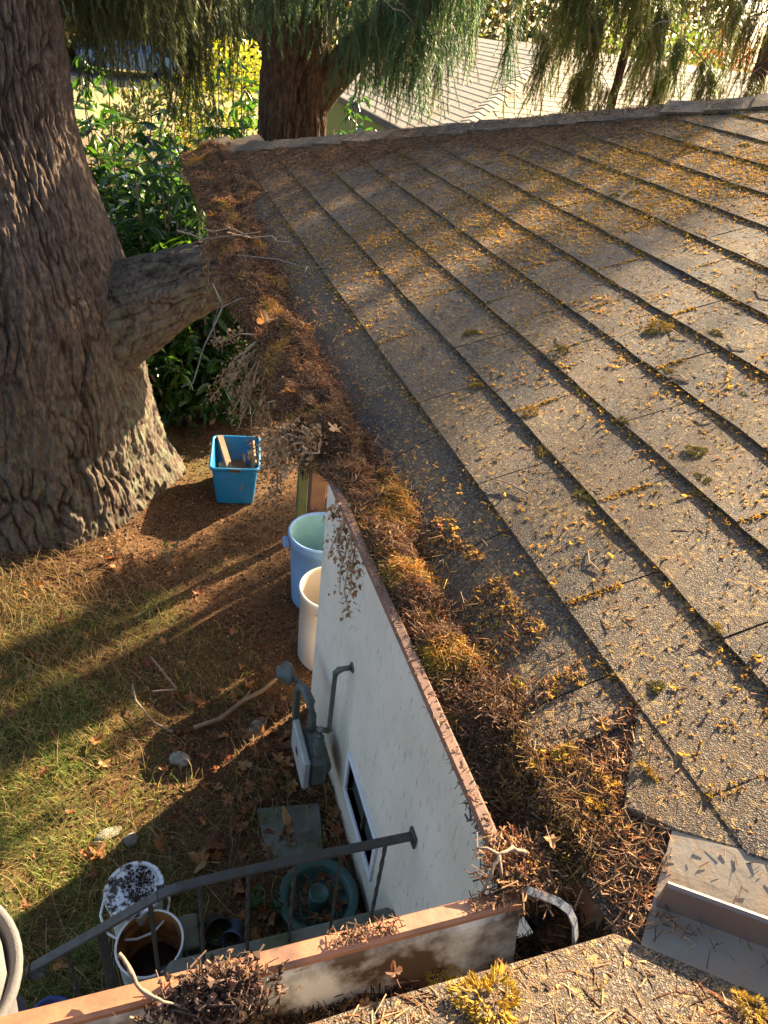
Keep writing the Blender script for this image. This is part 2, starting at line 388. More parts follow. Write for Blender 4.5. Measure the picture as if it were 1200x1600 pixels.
def crumbs(pos, size, col):
    d = rng.normal(size=(len(pos), 3)); R = frames(d, rng.uniform(0, 6.28, len(pos)))
    scl = size[:, None] * rng.uniform(.45, 1.25, (len(pos), 3))
    return scatter_arrays(CV, CF, pos, R, scl, col)
def tuft_T(seed, n=5):
    r = np.random.default_rng(seed); V = []; F = []
    for i in range(n):
        a = r.uniform(0, 6.28); e = r.uniform(-.3, 1.1); d = np.array([math.cos(a) * math.cos(e), math.sin(a) * math.cos(e), math.sin(e)]); L_ = r.uniform(.35, .75)
        w = np.cross(d, r.normal(size=3)); w /= np.linalg.norm(w); w *= r.uniform(.07, .13); b = r.uniform(-.12, .12, 3) * (1, 1, .3); k = len(V)
        V += [b - w, b + w, b + d * L_ * .6 + w * .8 + (0, 0, .05), b + d * L_ - (0, 0, .05)]; F += [(k, k + 1, k + 2), (k, k + 2, k + 3)]
    return np.array(V), np.array(F)
TUF = [tuft_T(i) for i in range(4)]
def tufts(pos, size, col):
    n = len(pos); d = rng.normal(size=(n, 3)) * (1, 1, .25); R = frames(d, rng.uniform(-.4, .4, n)); parts = []
    for i in range(4):
        k = np.arange(n) % 4 == i
        if k.any(): parts.append(scatter_arrays(TUF[i][0], TUF[i][1], pos[k], R[k], size[k], col[k]))
    return joinarr(parts)
def palette(n, cols, w=None, vary=.25):
    cols = np.array(cols); i = rng.choice(len(cols), n, p=w); return cols[i] * rng.uniform(1 - vary, 1 + vary, (n, 1))
BROWN = [(.20, .115, .058), (.30, .185, .095), (.13, .072, .038), (.40, .27, .15), (.075, .045, .027)]
MOSSY = [(.36, .26, .06), (.50, .35, .07), (.27, .22, .05), (.46, .28, .08), (.34, .20, .07)]

# ------------------------------------------------------------------ the yard
TH = math.radians(18.128); P_ = math.tan(TH); CT, ST = math.cos(TH), math.sin(TH)
LEN = 3.964; GZ = -3.0
def ground_h(x, y):
    x = np.asarray(x, float); y = np.asarray(y, float)
    near = sstep(9, 5, np.hypot(x, y - 3))
    return GZ + .035 * fbm(x * 1.3, y * 1.3, 0, 3) * near + .012 * vn(x * 9, y * 9, 3) * near \
        + .16 * np.exp(-((x + 1.25) ** 2 + (y - 5.6) ** 2) / .9)
def grass_w(x, y):
    g = sstep(-.1, -.75, x) * sstep(3.1, 2.3, y) + sstep(-.3, -1.0, x) * sstep(4.6, 3.6, y) * .55
    g = np.clip(g + .5 * vn(x * 2.3, y * 2.3, 9), 0, 1); return g * sstep(.55, .1, x) * sstep(.1, .8, y)
gx = np.concatenate([[-300, -120, -50, -20, -10, -6, -4], np.linspace(-3, 3, 181), [4, 6, 10, 20, 50, 120, 300]])
gy = np.concatenate([[-100, -30, -10, -4, -2], np.linspace(-.5, 8, 241), [9, 11, 14, 18, 23, 27, 30, 34, 42, 60, 100, 180, 450]])
X, Y = np.meshgrid(gx, gy, indexing='ij')
Z = ground_h(X, Y)
gc = np.stack([np.zeros(X.size), grass_w(X, Y).ravel(), sstep(20, 27, Y).ravel() * (1 - sstep(60, 100, Y).ravel() * .3)], 1)
g = ob('ground', fast_mesh('ground', np.stack([X, Y, Z], -1).reshape(-1, 3), grid_faces(len(gx), len(gy)), 'ground', gc, True)); g['kind'] = 'structure'
me = g.data; me.flip_normals()

# needle and crumb litter of the yard
n = 34000
px = rng.uniform(-2.3, 1.0, n); py = rng.uniform(.9, 7.2, n); gw = grass_w(px, py)
keep = rng.uniform(0, 1, n) > gw * .55; px, py = px[keep], py[keep]; n = len(px)
pz = ground_h(px, py) + rng.uniform(.002, .014, n)
d = rng.normal(size=(n, 3)) * (1, 1, .25)
a = needles(np.stack([px, py, pz], 1), d, rng.uniform(.015, .05, n), rng.uniform(.0015, .003, n), palette(n, BROWN), True)
n = 18000; px = rng.uniform(-2.3, 1.0, n); py = rng.uniform(.9, 6.3, n); pz = ground_h(px, py) + .004
V, F, C = a; lit = ob('needle_litter', fast_mesh('needle_litter', V, F, 'litter', C)); setp(lit, 'brown conifer needles littering the shaded yard soil', 'needle litter', kind='stuff')
a = crumbs(np.stack([px, py, pz], 1), rng.uniform(.006, .026, n), palette(n, BROWN + [(.06, .035, .02), (.04, .025, .015)]))
soil = ob('soil_crumbs', fast_mesh('soil_crumbs', a[0], a[1], 'litter', a[2])); setp(soil, 'dark soil crumbs and bark bits scattered over the yard', 'soil', kind='stuff')

# grass
gV = [(-.5, 0, 0), (.5, 0, 0), (-.42, .12, .4), (.42, .12, .4), (-.25, .38, .75), (.25, .38, .75), (-.03, .75, 1.0), (.03, .75, 1.0)]
gF = [(0, 1, 3, 2), (2, 3, 5, 4), (4, 5, 7, 6)]
def grass_field(n, x0, x1, y0, y1, hmin, hmax, cols, thr, seed=0):
    px = rng.uniform(x0, x1, n); py = rng.uniform(y0, y1, n); w = grass_w(px, py) * (0.35 + .65 * sstep(-.15, .35, vn(px * 5, py * 5, 31 + seed)))
    k = rng.uniform(0, 1, n) < w * thr; px, py = px[k], py[k]; m = len(px)
    t = rng.uniform(0, 6.28, m); ct, st = np.cos(t), np.sin(t); R = np.zeros((m, 3, 3)); R[:, 0, 0] = ct; R[:, 0, 1] = -st; R[:, 1, 0] = st; R[:, 1, 1] = ct; R[:, 2, 2] = 1
    h = rng.uniform(hmin, hmax, m); s = np.stack([rng.uniform(.0022, .0045, m), h * rng.uniform(.4, 1.5, m), h * rng.uniform(.5, 1, m)], 1)
    return scatter_arrays(gV, gF, np.stack([px, py, ground_h(px, py) - .003], 1), R, s, palette(m, cols, None, .3))
G1 = grass_field(90000, -2.4, .3, .9, 5, .03, .085, [(.10, .17, .03), (.15, .22, .035), (.07, .12, .02), (.24, .25, .06), (.36, .29, .12), (.30, .19, .08)], .72)
V, F, C = G1; gr = ob('lawn_grass', fast_mesh('lawn_grass', V, F, 'grass', C)); setp(gr, 'patchy green lawn grass growing left of the house', 'grass', kind='stuff')
# long dry strands, thickest at the foot of the big tree
def strands(n, cx, cy, sx, sy, lmin, lmax):
    parts = []; px = rng.normal(cx, sx, n); py = rng.normal(cy, sy, n); k = py < 5.1; px, py = px[k], py[k]; n = len(px)
    seg = 5; t = rng.uniform(0, 6.28, n); L_ = rng.uniform(lmin, lmax, n); curl = rng.uniform(-1.3, 1.3, n); h = rng.uniform(.015, .09, n); V = np.zeros((n, seg + 1, 3, 3))
    x, y = px.copy(), py.copy(); w = .0016
    for i in range(seg + 1):
        f = i / seg; z = ground_h(x, y) + .006 + h * math.sin(math.pi * min(1, f * 1.05))
        for k3 in range(3): V[:, i, k3] = np.stack([x + w * math.cos(2.1 * k3), y + w * math.sin(2.1 * k3) * .7, z + w * math.cos(2.1 * k3 + 1)], 1)
        x = x + np.cos(t) * L_ / seg; y = y + np.sin(t) * L_ / seg; t = t + curl / seg
    F1 = []
    for i in range(seg):
        for k3 in range(3): j = (k3 + 1) % 3; F1.append((i * 3 + k3, i * 3 + j, i * 3 + 3 + j, i * 3 + 3 + k3))
    F1 = np.array(F1); F = (F1[None] + (np.arange(n) * (seg + 1) * 3)[:, None, None]).reshape(-1, 4)
    C = np.repeat(palette(n, [(.34, .26, .13), (.25, .18, .09), (.40, .30, .15), (.19, .12, .06)]), (seg + 1) * 3, 0)
    return V.reshape(-1, 3), F, C
V, F, C = joinarr([strands(1500, -1.45, 4.0, .42, .55, .08, .38), strands(600, -1.3, 3.2, .6, .6, .06, .25), strands(260, -.75, 1.7, .3, .35, .08, .35), strands(500, .1, 2.1, .25, .5, .06, .25)])
dg = ob('dry_grass', fast_mesh('dry_grass', V, F, 'grass', C)); setp(dg, 'long curled strands of dry straw coloured grass', 'dry grass', kind='stuff')

# fallen leaves
def maple_mesh(i):
    r = random.Random(i); V = [(0, 0, r.uniform(.0, .15))]; n = 22; curl = r.uniform(.3, 1.1); ph = r.uniform(0, 6.28)
    for k in range(n):
        t = 2 * math.pi * k / n; lobe = abs(math.cos(2.5 * t)) ** .8; rr = .28 + .72 * lobe * (.7 + .3 * math.cos(t)) * r.uniform(.8, 1.1)
        x, y = rr * math.cos(t), rr * math.sin(t); z = curl * (x * math.cos(ph) + y * math.sin(ph)) ** 2 + .16 * math.sin(3 * t + ph) * rr
        V.append((x * (1 - .25 * curl), y, z))
    F = [(0, k + 1, (k + 1) % n + 1) for k in range(n)]
    b = len(V); V += [(-.2, -.02, .0), (-.2, .02, .0), (-.75, .03, -.02), (-.75, -.03, -.02), (-1.3, .02, .05), (-1.3, -.01, .05)]; F += [(b, b + 1, b + 2), (b, b + 2, b + 3), (b + 3, b + 2, b + 4), (b + 3, b + 4, b + 5)]
    return py_mesh('fallen_leaf', V, F, 'deadleaf')
leafm = [maple_mesh(i) for i in range(8)]
spots = [(-.26, 2.02, .10), (-.30, 1.94, .09), (-.42, 2.21, .06), (-.38, 1.67, .05), (.13, 2.03, .11), (-.82, 2.12, .07), (.10, 1.98, .09), (-.13, 2.12, .07), (-.74, 1.88, .08), (-.1, 1.5, .07), (.38, 1.63, .06), (.36, 1.7, .055), (.4, 1.95, .06), (-.96, 1.62, .06)]
for i in range(230):
    u = random.random()
    if u < .55: x, y = random.gauss(.12, .2), random.gauss(2.35, .5)
    elif u < .75: x, y = random.uniform(-.6, .4), random.uniform(1.35, 1.9)
    elif u < .9: x, y = random.uniform(-1.5, -.1), random.uniform(1.7, 3.4)
    else: x, y = random.uniform(-1.6, .4), random.uniform(3, 4.6)
    if x < .42 and y > 1.3: spots.append((x, y, random.uniform(.028, .065)))
for x, y, s in spots:
    o = ob('fallen_leaf', random.choice(leafm)); o.location = (x, y, float(ground_h(x, y)) + .015 + random.uniform(0, .015)); o.scale = (s, s, s)
    o.rotation_euler = (random.uniform(-.7, .7), random.uniform(-.7, .7), random.uniform(0, 6.28))
    zone = ('on the concrete paver' if 0 < x < .33 and 1.84 < y < 2.16 else 'on dark soil at the foot of the white wall' if x > .2 else 'on shaded soil between the gas meter and the paver' if x > -.12 and y > 2.16 else
            'among dry stems behind the iron railing' if y < 1.9 and x > -.7 else 'in the grass left of the lidded bucket' if y < 2.3 and x < -.45 else 'on the far soil toward the big tree' if y > 3.1 else 'in the yard along the slanting shadow edge')
    big_ = 'large' if s > .075 else ('small' if s < .045 else 'middling')
    setp(o, big_ + ' curled brown fallen leaf ' + zone, 'leaf', big_ + ' fallen leaves ' + zone)

# rocks, paver, stick
def rock(x, y, s, label, mat='stone', seed=0, flat=.6, name='rock'):
    s = tuple(q * .85 for q in s); n = 14; V = []; u = np.linspace(0, math.pi, n)[:, None]; v = np.linspace(0, 2 * math.pi, 18, endpoint=False)[None]
    X = np.sin(u) * np.cos(v); Y = np.sin(u) * np.sin(v); Z = np.cos(u) + 0 * v
    r = 1 + .5 * fbm(X * 1.5 + seed, Y * 1.5, Z * 1.5, 4); V = np.stack([X * r * s[0], Y * r * s[1], Z * r * s[2]], -1).reshape(-1, 3)
    o = ob(name, fast_mesh(name, V, grid_faces(n, 18, True), mat, None, True)); o.location = (x, y, float(ground_h(x, y)) + s[2] * .4)
    o.data.flip_normals(); o.rotation_euler.z = seed; return setp(o, label, 'rock')
rock(-.37, 2.60, (.05, .075, .045), 'pale grey rock standing in the sunlit grass patch', seed=1)
rock(-.77, 2.23, (.04, .085, .03), 'small flat pale rock at the edge of the wall shadow', seed=2)
rock(-.65, 2.17, (.045, .05, .03), 'dull dark grey rock in shaded grass beside a flat pale rock', 'concrete', seed=3)
rock(.09, 2.74, (.10, .065, .03), 'tan broken stone lying in sun near the gas meter', 'stone', seed=4)
V = [(.34, 2.13), (.0, 2.17), (.01, 1.86), (.30, 1.83)]
mb = MB(); b = [(x, y, -3.02) for x, y in V] + [(x, y, -2.955) for x, y in V]
mb.add(b + [(x * .97 + .16 * .03, y * .97 + 2 * .03, -2.948) for x, y in V], [(0, 1, 5, 4), (1, 2, 6, 5), (2, 3, 7, 6), (3, 0, 4, 7), (4, 5, 9, 8), (5, 6, 10, 9), (6, 7, 11, 10), (7, 4, 8, 11), (8, 9, 10, 11), (3, 2, 1, 0)])
o = mb.obj('concrete_paver', 'concrete'); setp(o, 'square grey concrete paver lying among leaves by the white wall', 'paver')
mb = MB(); mb.tube([(-.28, 2.79, -2.96), (-.12, 2.82, -2.955), (.03, 2.92, -2.94), (.16, 2.97, -2.93), (.27, 3.06, -2.93)], [.011, .016, .014, .015, .010], 8)
mb.tube([(.03, 2.92, -2.94), (.09, 2.99, -2.93)], [.008, .004], 6)
setp(mb.obj('fallen_branch', 'wood', None, True), 'thin brown fallen branch lying on soil left of the gas meter', 'branch')
for i, (pts, lab) in enumerate([([(-.62, 3.2, -2.97), (-.6, 3.05, -2.95), (-.5, 2.86, -2.95), (-.4, 2.78, -2.96)], 'bent pale twig lying on the shadow edge of the yard'),
                                ([(-.5, 3.42, -2.96), (-.42, 3.22, -2.93), (-.36, 3.1, -2.94)], 'straight pale twig lying in the sunlit yard patch'),
                                ([(-.5, 3.11, -2.95), (-.36, 3.09, -2.94)], 'short pale twig crossing the sunlit yard patch')]):
    mb = MB(); mb.tube(pts, .006, 5); setp(mb.obj('twig', 'twig'), lab, 'twig')

# ------------------------------------------------------------------ trees
def plates(u, v, NU, seed):
    """cellular plates on (u in cells, periodic with NU; v in cells): edge distance and a height per cell"""
    iu = np.floor(u).astype(int); iv = np.floor(v).astype(int); f1 = np.full(u.shape, 9.0); f2 = np.full(u.shape, 9.0); hh = np.zeros(u.shape)
    for a in (-1, 0, 1):
        for b in (-1, 0, 1):
            cu, cv = iu + a, iv + b; m = cu % NU
            ju = (_h(m, cv, seed) + 1) / 2; jv = (_h(m + 91, cv, seed + 5) + 1) / 2
            d = np.hypot(cu + ju - u, cv + jv - v); h = _h(m + 17, cv, seed + 9)
            near = d < f1; f2 = np.where(near, f1, np.minimum(f2, d)); hh = np.where(near, h, hh); f1 = np.where(near, d, f1)
    return f2 - f1, hh
def trunk_mesh(name, cx, cy, z0, z1, rad, flare, nz, nt, amp, cw, ch, seed, mat, lean=(0, 0), roots=6, hi=3.0, arc=None, swell=0.0):
    z = np.concatenate([np.linspace(z0, min(z1, hi), nz), [z1] if z1 > hi else []])[:, None]
    if arc: t = np.concatenate([np.linspace(arc[0], arc[1], nt), np.linspace(arc[1], arc[0] + 2 * math.pi, nt // 7 + 2)[1:-1]])[None]
    else: t = np.linspace(0, 2 * math.pi, nt, endpoint=False)[None]
    nt = t.shape[1]; h = (z - z0)
    cxs, cys = np.cos(t), np.sin(t); U = cxs * rad; Vv = cys * rad
    base = rad * (1 - (.015 if swell else .045) * h) + swell * sstep(-.05, -1.5, z) + flare * np.exp(-h / .45) * (1 + .38 * np.sin(roots * t + seed + .6 * np.sin(2 * t)) + .2 * np.sin(3 * t + 2)) + flare * .35 * np.exp(-h / 1.3)
    base = np.maximum(base, rad * .15)
    NU = max(6, int(2 * math.pi * rad / cw)); wu = fbm(U * 4, Vv * 4, z * 2.2 + seed, 4); wv = fbm(U * 5 + 9, Vv * 5, z * 2.2 + seed, 3)
    u = t / (2 * math.pi) * NU + 2.0 * wu; v = z / ch + 1.1 * wv + .15 * h
    e1, h1 = plates(u, v, NU, int(seed)); e2, h2 = plates(u * 2 + .6 * wv, v * 1.7, NU * 2, int(seed) + 3)
    dep = .35 + .65 * sstep(-.3, .25, fbm(U * 7, Vv * 7, z * 1.5 + 2, 2)); p1 = 1 - dep * (1 - np.clip(e1 / .34, 0, 1) ** .8); p2 = 1 - .8 * dep * (1 - np.clip(e2 / .25, 0, 1) ** .6)
    rag = 1 - 2 * np.abs(fbm(U * 30, Vv * 30, z * 6 + 4, 3)); fine = fbm(U * 80, Vv * 80, z * 30, 3); big = fbm(U * 3, Vv * 3, z * .8 + 9, 3)
    plate = p1 * (.55 + .45 * p2)
    r = base + amp * ((plate - .6) + .38 * h1 * p1 + .16 * h2 * p2 + .9 * big + .60 * rag + .42 * fine)
    X = cx + lean[0] * h + r * cxs; Y = cy + lean[1] * h + r * cys; Z = z + 0 * t
    V = np.stack([X, Y, Z], -1).reshape(-1, 3)
    lich = sstep(1.9, .5, h) * (.45 + .55 * sstep(-.1, .4, fbm(U * 3, Vv * 3, z * 1.5, 2))) + 0 * t
    C = np.stack([(plate * (.8 + .2 * h1)).ravel(), np.broadcast_to(lich, plate.shape).ravel() * .85, 0 * plate.ravel()], 1)
    return fast_mesh(name, V, grid_faces(len(z), nt, True), mat, C, True)
def limb_mesh(name, pts, rads, mat, amp=.02, seed=0, nt=90, sub=16, sx=10, sz=3):
    P = [np.array(p, float) for p in pts]; pp = []; rr = []
    n = len(P)
    for i in range(n - 1):
        p0, p1, p2, p3 = P[max(i - 1, 0)], P[i], P[i + 1], P[min(i + 2, n - 1)]
        for k in range(sub):
            u = k / sub; pp.append(.5 * ((2 * p1) + (-p0 + p2) * u + (2 * p0 - 5 * p1 + 4 * p2 - p3) * u * u + (-p0 + 3 * p1 - 3 * p2 + p3) * u ** 3)); rr.append(rads[i] * (1 - u) + rads[i + 1] * u)
    pp.append(P[-1]); rr.append(rads[-1]); pp = np.array(pp); rr = np.array(rr)[:, None]; d = np.gradient(pp, axis=0); d /= np.linalg.norm(d, axis=1, keepdims=True)
    a = np.cross(d, (0.1, .2, 1)); a /= np.linalg.norm(a, axis=1, keepdims=True); b = np.cross(d, a)
    t = np.linspace(0, 2 * math.pi, nt, endpoint=False)[None]; s = np.concatenate([[0], np.cumsum(np.linalg.norm(np.diff(pp, axis=0), axis=1))])[:, None]
    U, Vv = np.cos(t) * .3, np.sin(t) * .3
    wu = fbm(U * 5, Vv * 5, s * 4 + seed, 3); e1, h1 = plates(t / (2 * math.pi) * 26 + 1.6 * wu, s / .34 + 1.3 * wu, 26, seed); f = np.clip(e1 / .25, 0, 1) ** .7; r = rr + amp * (f - .6) + amp * .3 * h1 * f + amp * fbm(U * 4, Vv * 4, s * 2 + seed, 3) * 1.2 + amp * .45 * fbm(U * 30, Vv * 30, s * 18, 3)
    V = pp[:, None, :] + a[:, None, :] * (r * np.cos(t))[..., None] + b[:, None, :] * (r * np.sin(t))[..., None]
    C = np.stack([f.ravel(), .4 + 0 * f.ravel(), 0 * f.ravel()], 1)
    return fast_mesh(name, V.reshape(-1, 3), grid_faces(len(pp), nt, True), mat, C, True)

big = empty('big_conifer_tree', 'huge fissured grey-brown tree trunk at the left with flared mossy roots', 'tree', (0, 0, 0))
o = ob('trunk', trunk_mesh('trunk', -1.47, 5.86, -3.05, 9, .75, .20, 430, 500, .030, .055, .36, 2.0, 'bark1', (-.004, 0), arc=(-2.7, .9), swell=.27), big); o.data.flip_normals()
o = ob('limb', limb_mesh('limb', [(-1.2, 5.8, -1.95), (-.60, 5.62, -1.50), (-.12, 5.55, -1.21), (.38, 5.55, -1.0), (.9, 5.9, -1.0), (1.25, 6.6, -1.1)], [.5, .38, .28, .21, .18, .13], 'bark1', .022, 3, 200, 30, 12, 4), big)

mid = empty('cedar_tree', 'reddish brown tree trunk standing just beyond the far roof corner', 'tree')
o = ob('trunk', trunk_mesh('trunk', 1.27, 8.2, -3.05, 11, .36, .22, 300, 240, .022, .05, .7, 5.0, 'bark2', (-.004, 0), 7, 2.2), mid); o.data.flip_normals()
ob('limb', limb_mesh('limb', [(1.38, 8.15, -.25), (1.62, 8.1, .12), (1.98, 8.05, .5), (2.4, 8.0, .85), (3.0, 7.9, 1.3), (3.8, 7.6, 1.9)], [.16, .17, .15, .13, .10, .06], 'bark2', .012, 5, 70, 14, 10, 3), mid)

# hanging sprays of needles
def spray_T(seed, n=64, ln=.5):
    r = np.random.default_rng(seed); V = []; F = []
    xs = np.cumsum(r.normal(0, .012, 9)); ys = np.cumsum(r.normal(0, .012, 9))
    def c(t): i = min(int(t * 8), 7); f = t * 8 - i; return np.array([xs[i] * (1 - f) + xs[i + 1] * f, ys[i] * (1 - f) + ys[i + 1] * f, -t * ln])
    for i in range(8):   # stem
        a, b = c(i / 8), c((i + 1) / 8); k = len(V)
        V += [a + (.003, 0, 0), a - (.003, 0, 0), b - (.0025, 0, 0), b + (.0025, 0, 0)]; F += [(k, k + 1, k + 2), (k, k + 2, k + 3)]
    for i in range(n):
        t = (i + r.uniform()) / n; p = c(t); an = r.uniform(0, 6.28); L_ = r.uniform(.03, .058) * (1.15 - .5 * t); q = p + np.array([math.cos(an) * L_ * .8, math.sin(an) * L_ * .8, -L_ * r.uniform(.4, 1.0)])
        s = np.array([-math.sin(an), math.cos(an), 0]) * .0036; k = len(V); V += [p + s, p - s, q]; F.append((k, k + 1, k + 2))
    return np.array(V), np.array(F)
SPR = [spray_T(i, 110) for i in range(5)]
GREENS = [(.065, .125, .065), (.095, .15, .085), (.05, .10, .06), (.13, .17, .085), (.15, .13, .07)]
def foliage(name, parent, limbs, per, slen, seed, cols=GREENS, side=.5, drop=.0):
    per *= .6
    """limbs: list of (p0, p1, sag).  Each gets side twigs hung with needle sprays."""
    r = np.random.default_rng(seed); parts = []; tw = MB()
    for p0, p1, sag in limbs:
        p0, p1 = np.array(p0, float), np.array(p1, float); ln = np.linalg.norm(p1 - p0)
        cur = lambda t: p0 + (p1 - p0) * t + np.array([0, 0, sag * 4 * t * (1 - t)]) 
        tw.tube([cur(t) for t in np.linspace(0, 1, 9)], [max(.005, .028 * ln / 2 * (1 - .85 * t)) for t in np.linspace(0, 1, 9)], 6)
        dirn = (p1 - p0) / ln; sd_ = np.cross(dirn, (0, 0, 1)); sd_ /= np.linalg.norm(sd_)
        m = int(per * ln); pos = []
        nb = max(4, int(ln * 9))
        for j in range(nb):
            t = r.uniform(.12, 1); q = cur(t); w = r.uniform(-1, 1) * side * (1.1 - .7 * t); e = q + sd_ * w + dirn * abs(w) * .5 + np.array([0, 0, -abs(w) * r.uniform(.1, .5)])
            tw.tube([q, (q + e) / 2 + np.array([0, 0, .03]), e], [.006, .004, .002], 4, False)
            for k in range(max(2, m // nb)):
                f = r.uniform(0, 1) ** .7; pos.append(q + (e - q) * f + r.normal(0, .012, 3))
        pos = np.array(pos); N = len(pos)
        t = r.uniform(0, 6.28, N); tl = r.normal(0, .16, (N, 2)); R = np.zeros((N, 3, 3)); ct, st = np.cos(t), np.sin(t)
        R[:, 0, 0] = ct; R[:, 0, 1] = -st; R[:, 1, 0] = st; R[:, 1, 1] = ct; R[:, 2, 2] = 1; R[:, 0, 2] = tl[:, 0]; R[:, 1, 2] = tl[:, 1]
        s = r.uniform(.45, 1.25, N) * slen / .5; c = palette(N, cols, None, .3)
        for i in range(5):
            k = np.arange(N) % 5 == i
            if k.any(): parts.append(scatter_arrays(SPR[i][0], SPR[i][1], pos[k], R[k], np.stack([s[k] ** .4, s[k] ** .4, s[k]], 1), c[k]))
    V, F, C = joinarr(parts)
    f = ob('foliage', fast_mesh('foliage', V, F, 'needles', C), parent); f['kind'] = 'stuff'
    tw.obj('branch', 'bark2' if False else 'twig', parent)
    return len(F)
nf = 0
# sprays in front of and around the middle trunk, and hung over the neighbour's roof
nf += foliage('mid', mid, [((1.3, 7.9, 1.3), (.75, 6.9, 1.05), .1), ((1.4, 7.9, .9), (1.75, 6.7, .72), .08),
                      ((1.5, 7.9, 1.25), (2.3, 6.6, .95), .12), ((1.5, 7.9, 1.5), (3.0, 6.9, 1.15), .15), ((1.6, 8, .75), (2.5, 7.3, .55), .1), ((1.15, 8, 1.4), (.2, 7.3, 1.1), .12),
                      ((2.4, 8.0, 1.0), (3.1, 7.2, .75), .1), ((1.1, 8.1, 1.1), (.35, 7.9, .9), .1), ((1.6, 8, 1.0), (2.15, 7.0, .62), .08), ((1.6, 8, .9), (2.35, 7.9, .6), .06), ((1.5, 7.9, 2.6), (2.5, 5.3, 2.1), .1), ((1.6, 8, 3.2), (4.0, 5.6, 2.7), .12), ((2.6, 5.2, 2.15), (3.3, 4.5, 2.1), .02), ((1.4, 8, 2.2), (2.2, 5.6, 1.8), .1)], 150, .62, 4)
# sprays hung from the big tree at the far left
nf += foliage('big', big, [((-1.0, 5.9, 1.5), (-.15, 5.6, 1.0), .1), ((-1.0, 5.9, 1.4), (.1, 6.1, .85), .15), ((-1.1, 6.0, .9), (-.2, 6.6, .55), .12), ((-.9, 6, 1.2), (.35, 6.9, .75), .15), ((-.2, 6.6, .55), (.1, 7.0, .35), .02), ((-.9, 5.8, 1.8), (.15, 5.6, 1.25), .1), ((-.95, 6.2, 1.0), (-.25, 5.9, .62), .08), ((-.9, 6.2, 1.3), (.4, 6.3, 1.05), .1), ((-.6, 6.6, .9), (.5, 7.4, .6), .1)], 150, .66, 9,
                 [(.09, .10, .05), (.12, .12, .06), (.06, .075, .035), (.14, .12, .06)])

def conifer(name, label, x, y, r, zt, limbs, per, slen, seed, cols=GREENS, lean=(0, 0)):
    e = empty(name, label, 'tree'); o = ob('trunk', trunk_mesh('trunk', x, y, -3.05, zt, r, r * .5, 90, 60, .010, .05, .15, seed, 'bark2', lean, 6, zt - .5), e); o.data.flip_normals()
    return e, foliage(name, e, limbs, per, slen, seed, cols)
OL = [(.16, .17, .05), (.20, .19, .06), (.11, .14, .045), (.22, .15, .07)]
K18 = lambda L_, f: [tuple(tuple(c + (q - c) * f for q, c in zip(pt, (-.43, -.2, .67))) for pt in l_[:2]) + (l_[2],) for l_ in L_]
e, k = conifer('weeping_spruce_tree', 'thin dark leaning spruce with weeping sprays in front of the neighbour roof', 3.47, 6.06, .038, 2.0,
               K18([((4.5, 7.6, 1.5), (3.3, 6.9, 1.0), .12), ((4.5, 7.6, 1.1), (3.45, 7.3, .55), .1), ((4.5, 7.6, .9), (5.2, 7.0, .6), .1), ((4.5, 7.6, 1.6), (5.3, 6.9, 1.1), .12), ((4.45, 7.6, 1.35), (4.3, 6.6, .9), .1), ((4.4, 7.6, .55), (3.9, 7.2, .35), .05), ((4.5, 7.6, 1.9), (3.9, 6.6, 1.4), .1), ((4.5, 7.6, .75), (4.95, 7.3, .5), .05)], .80), 240, .44, 21, OL, (.03, 0)); nf += k
e, k = conifer('spruce_tree', 'spruce with brownish hanging sprays at the far right beyond the roof', 7.6, 9.05, .11, 4.1,
               [tuple(tuple(c + (q - c) * 1.25 for q, c in zip(pt, (-.43, -.2, .67))) for pt in l_[:2]) + (l_[2],) for l_ in [((6.0, 7.2, 1.6), (5.0, 6.7, 1.2), .1), ((6.0, 7.2, 1.2), (5.2, 6.9, .85), .1), ((6.0, 7.2, 1.9), (5.2, 6.1, 1.6), .15), ((6, 7.2, .9), (6.5, 6.6, .7), .05), ((6.0, 7.2, 1.4), (5.7, 6.3, 1.05), .1), ((6, 7.2, 2.2), (6.6, 6.3, 1.9), .1), ((6, 7.2, .7), (5.55, 6.9, .5), .05)]], 120, .62, 33, [(.13, .11, .045), (.16, .12, .055), (.10, .10, .035)], (-.01, 0)); nf += k
# trees up the slope whose crowns break the sunlight on the roof
def crown_tree(name, label, x, y, r, z0, z1, R0, seed, dens):
    rr = random.Random(seed); lim = []
    for i in range(dens):
        z = z0 + (z1 - z0) * i / dens; a = rr.uniform(0, 6.28); L_ = R0 * (1 - .75 * (z - z0) / (z1 - z0)) * rr.uniform(.7, 1.1)
        lim.append(((x, y, z), (x + L_ * math.cos(a), y + L_ * math.sin(a), z - .25 * L_), .12 * L_))
    return conifer(name, label, x, y, r, z1 + .6, lim, 30, .6, seed)
e, k = crown_tree('fir_tree', 'tall fir outside the frame to the right beyond the roof', 8.0, 7.3, .05, 4.0, 7.4, 1.6, 41, 22); nf += k
e, k = crown_tree('fir_tree', 'slender open crowned fir outside the frame to the right', 9.4, 7.25, .035, 3.8, 7.4, 1.9, 53, 27); nf += k
e, k = crown_tree('fir_tree', 'thin fir outside the frame at the right shading the middle of the roof', 10.2, 7.5, .03, 4.6, 7.6, 1.7, 61, 13); nf += k
e, k = crown_tree('fir_tree', 'fir behind the weeping spruce outside the top of the frame', 9.8, 9.6, .14, 4.5, 8.5, 1.7, 47, 20); nf += k

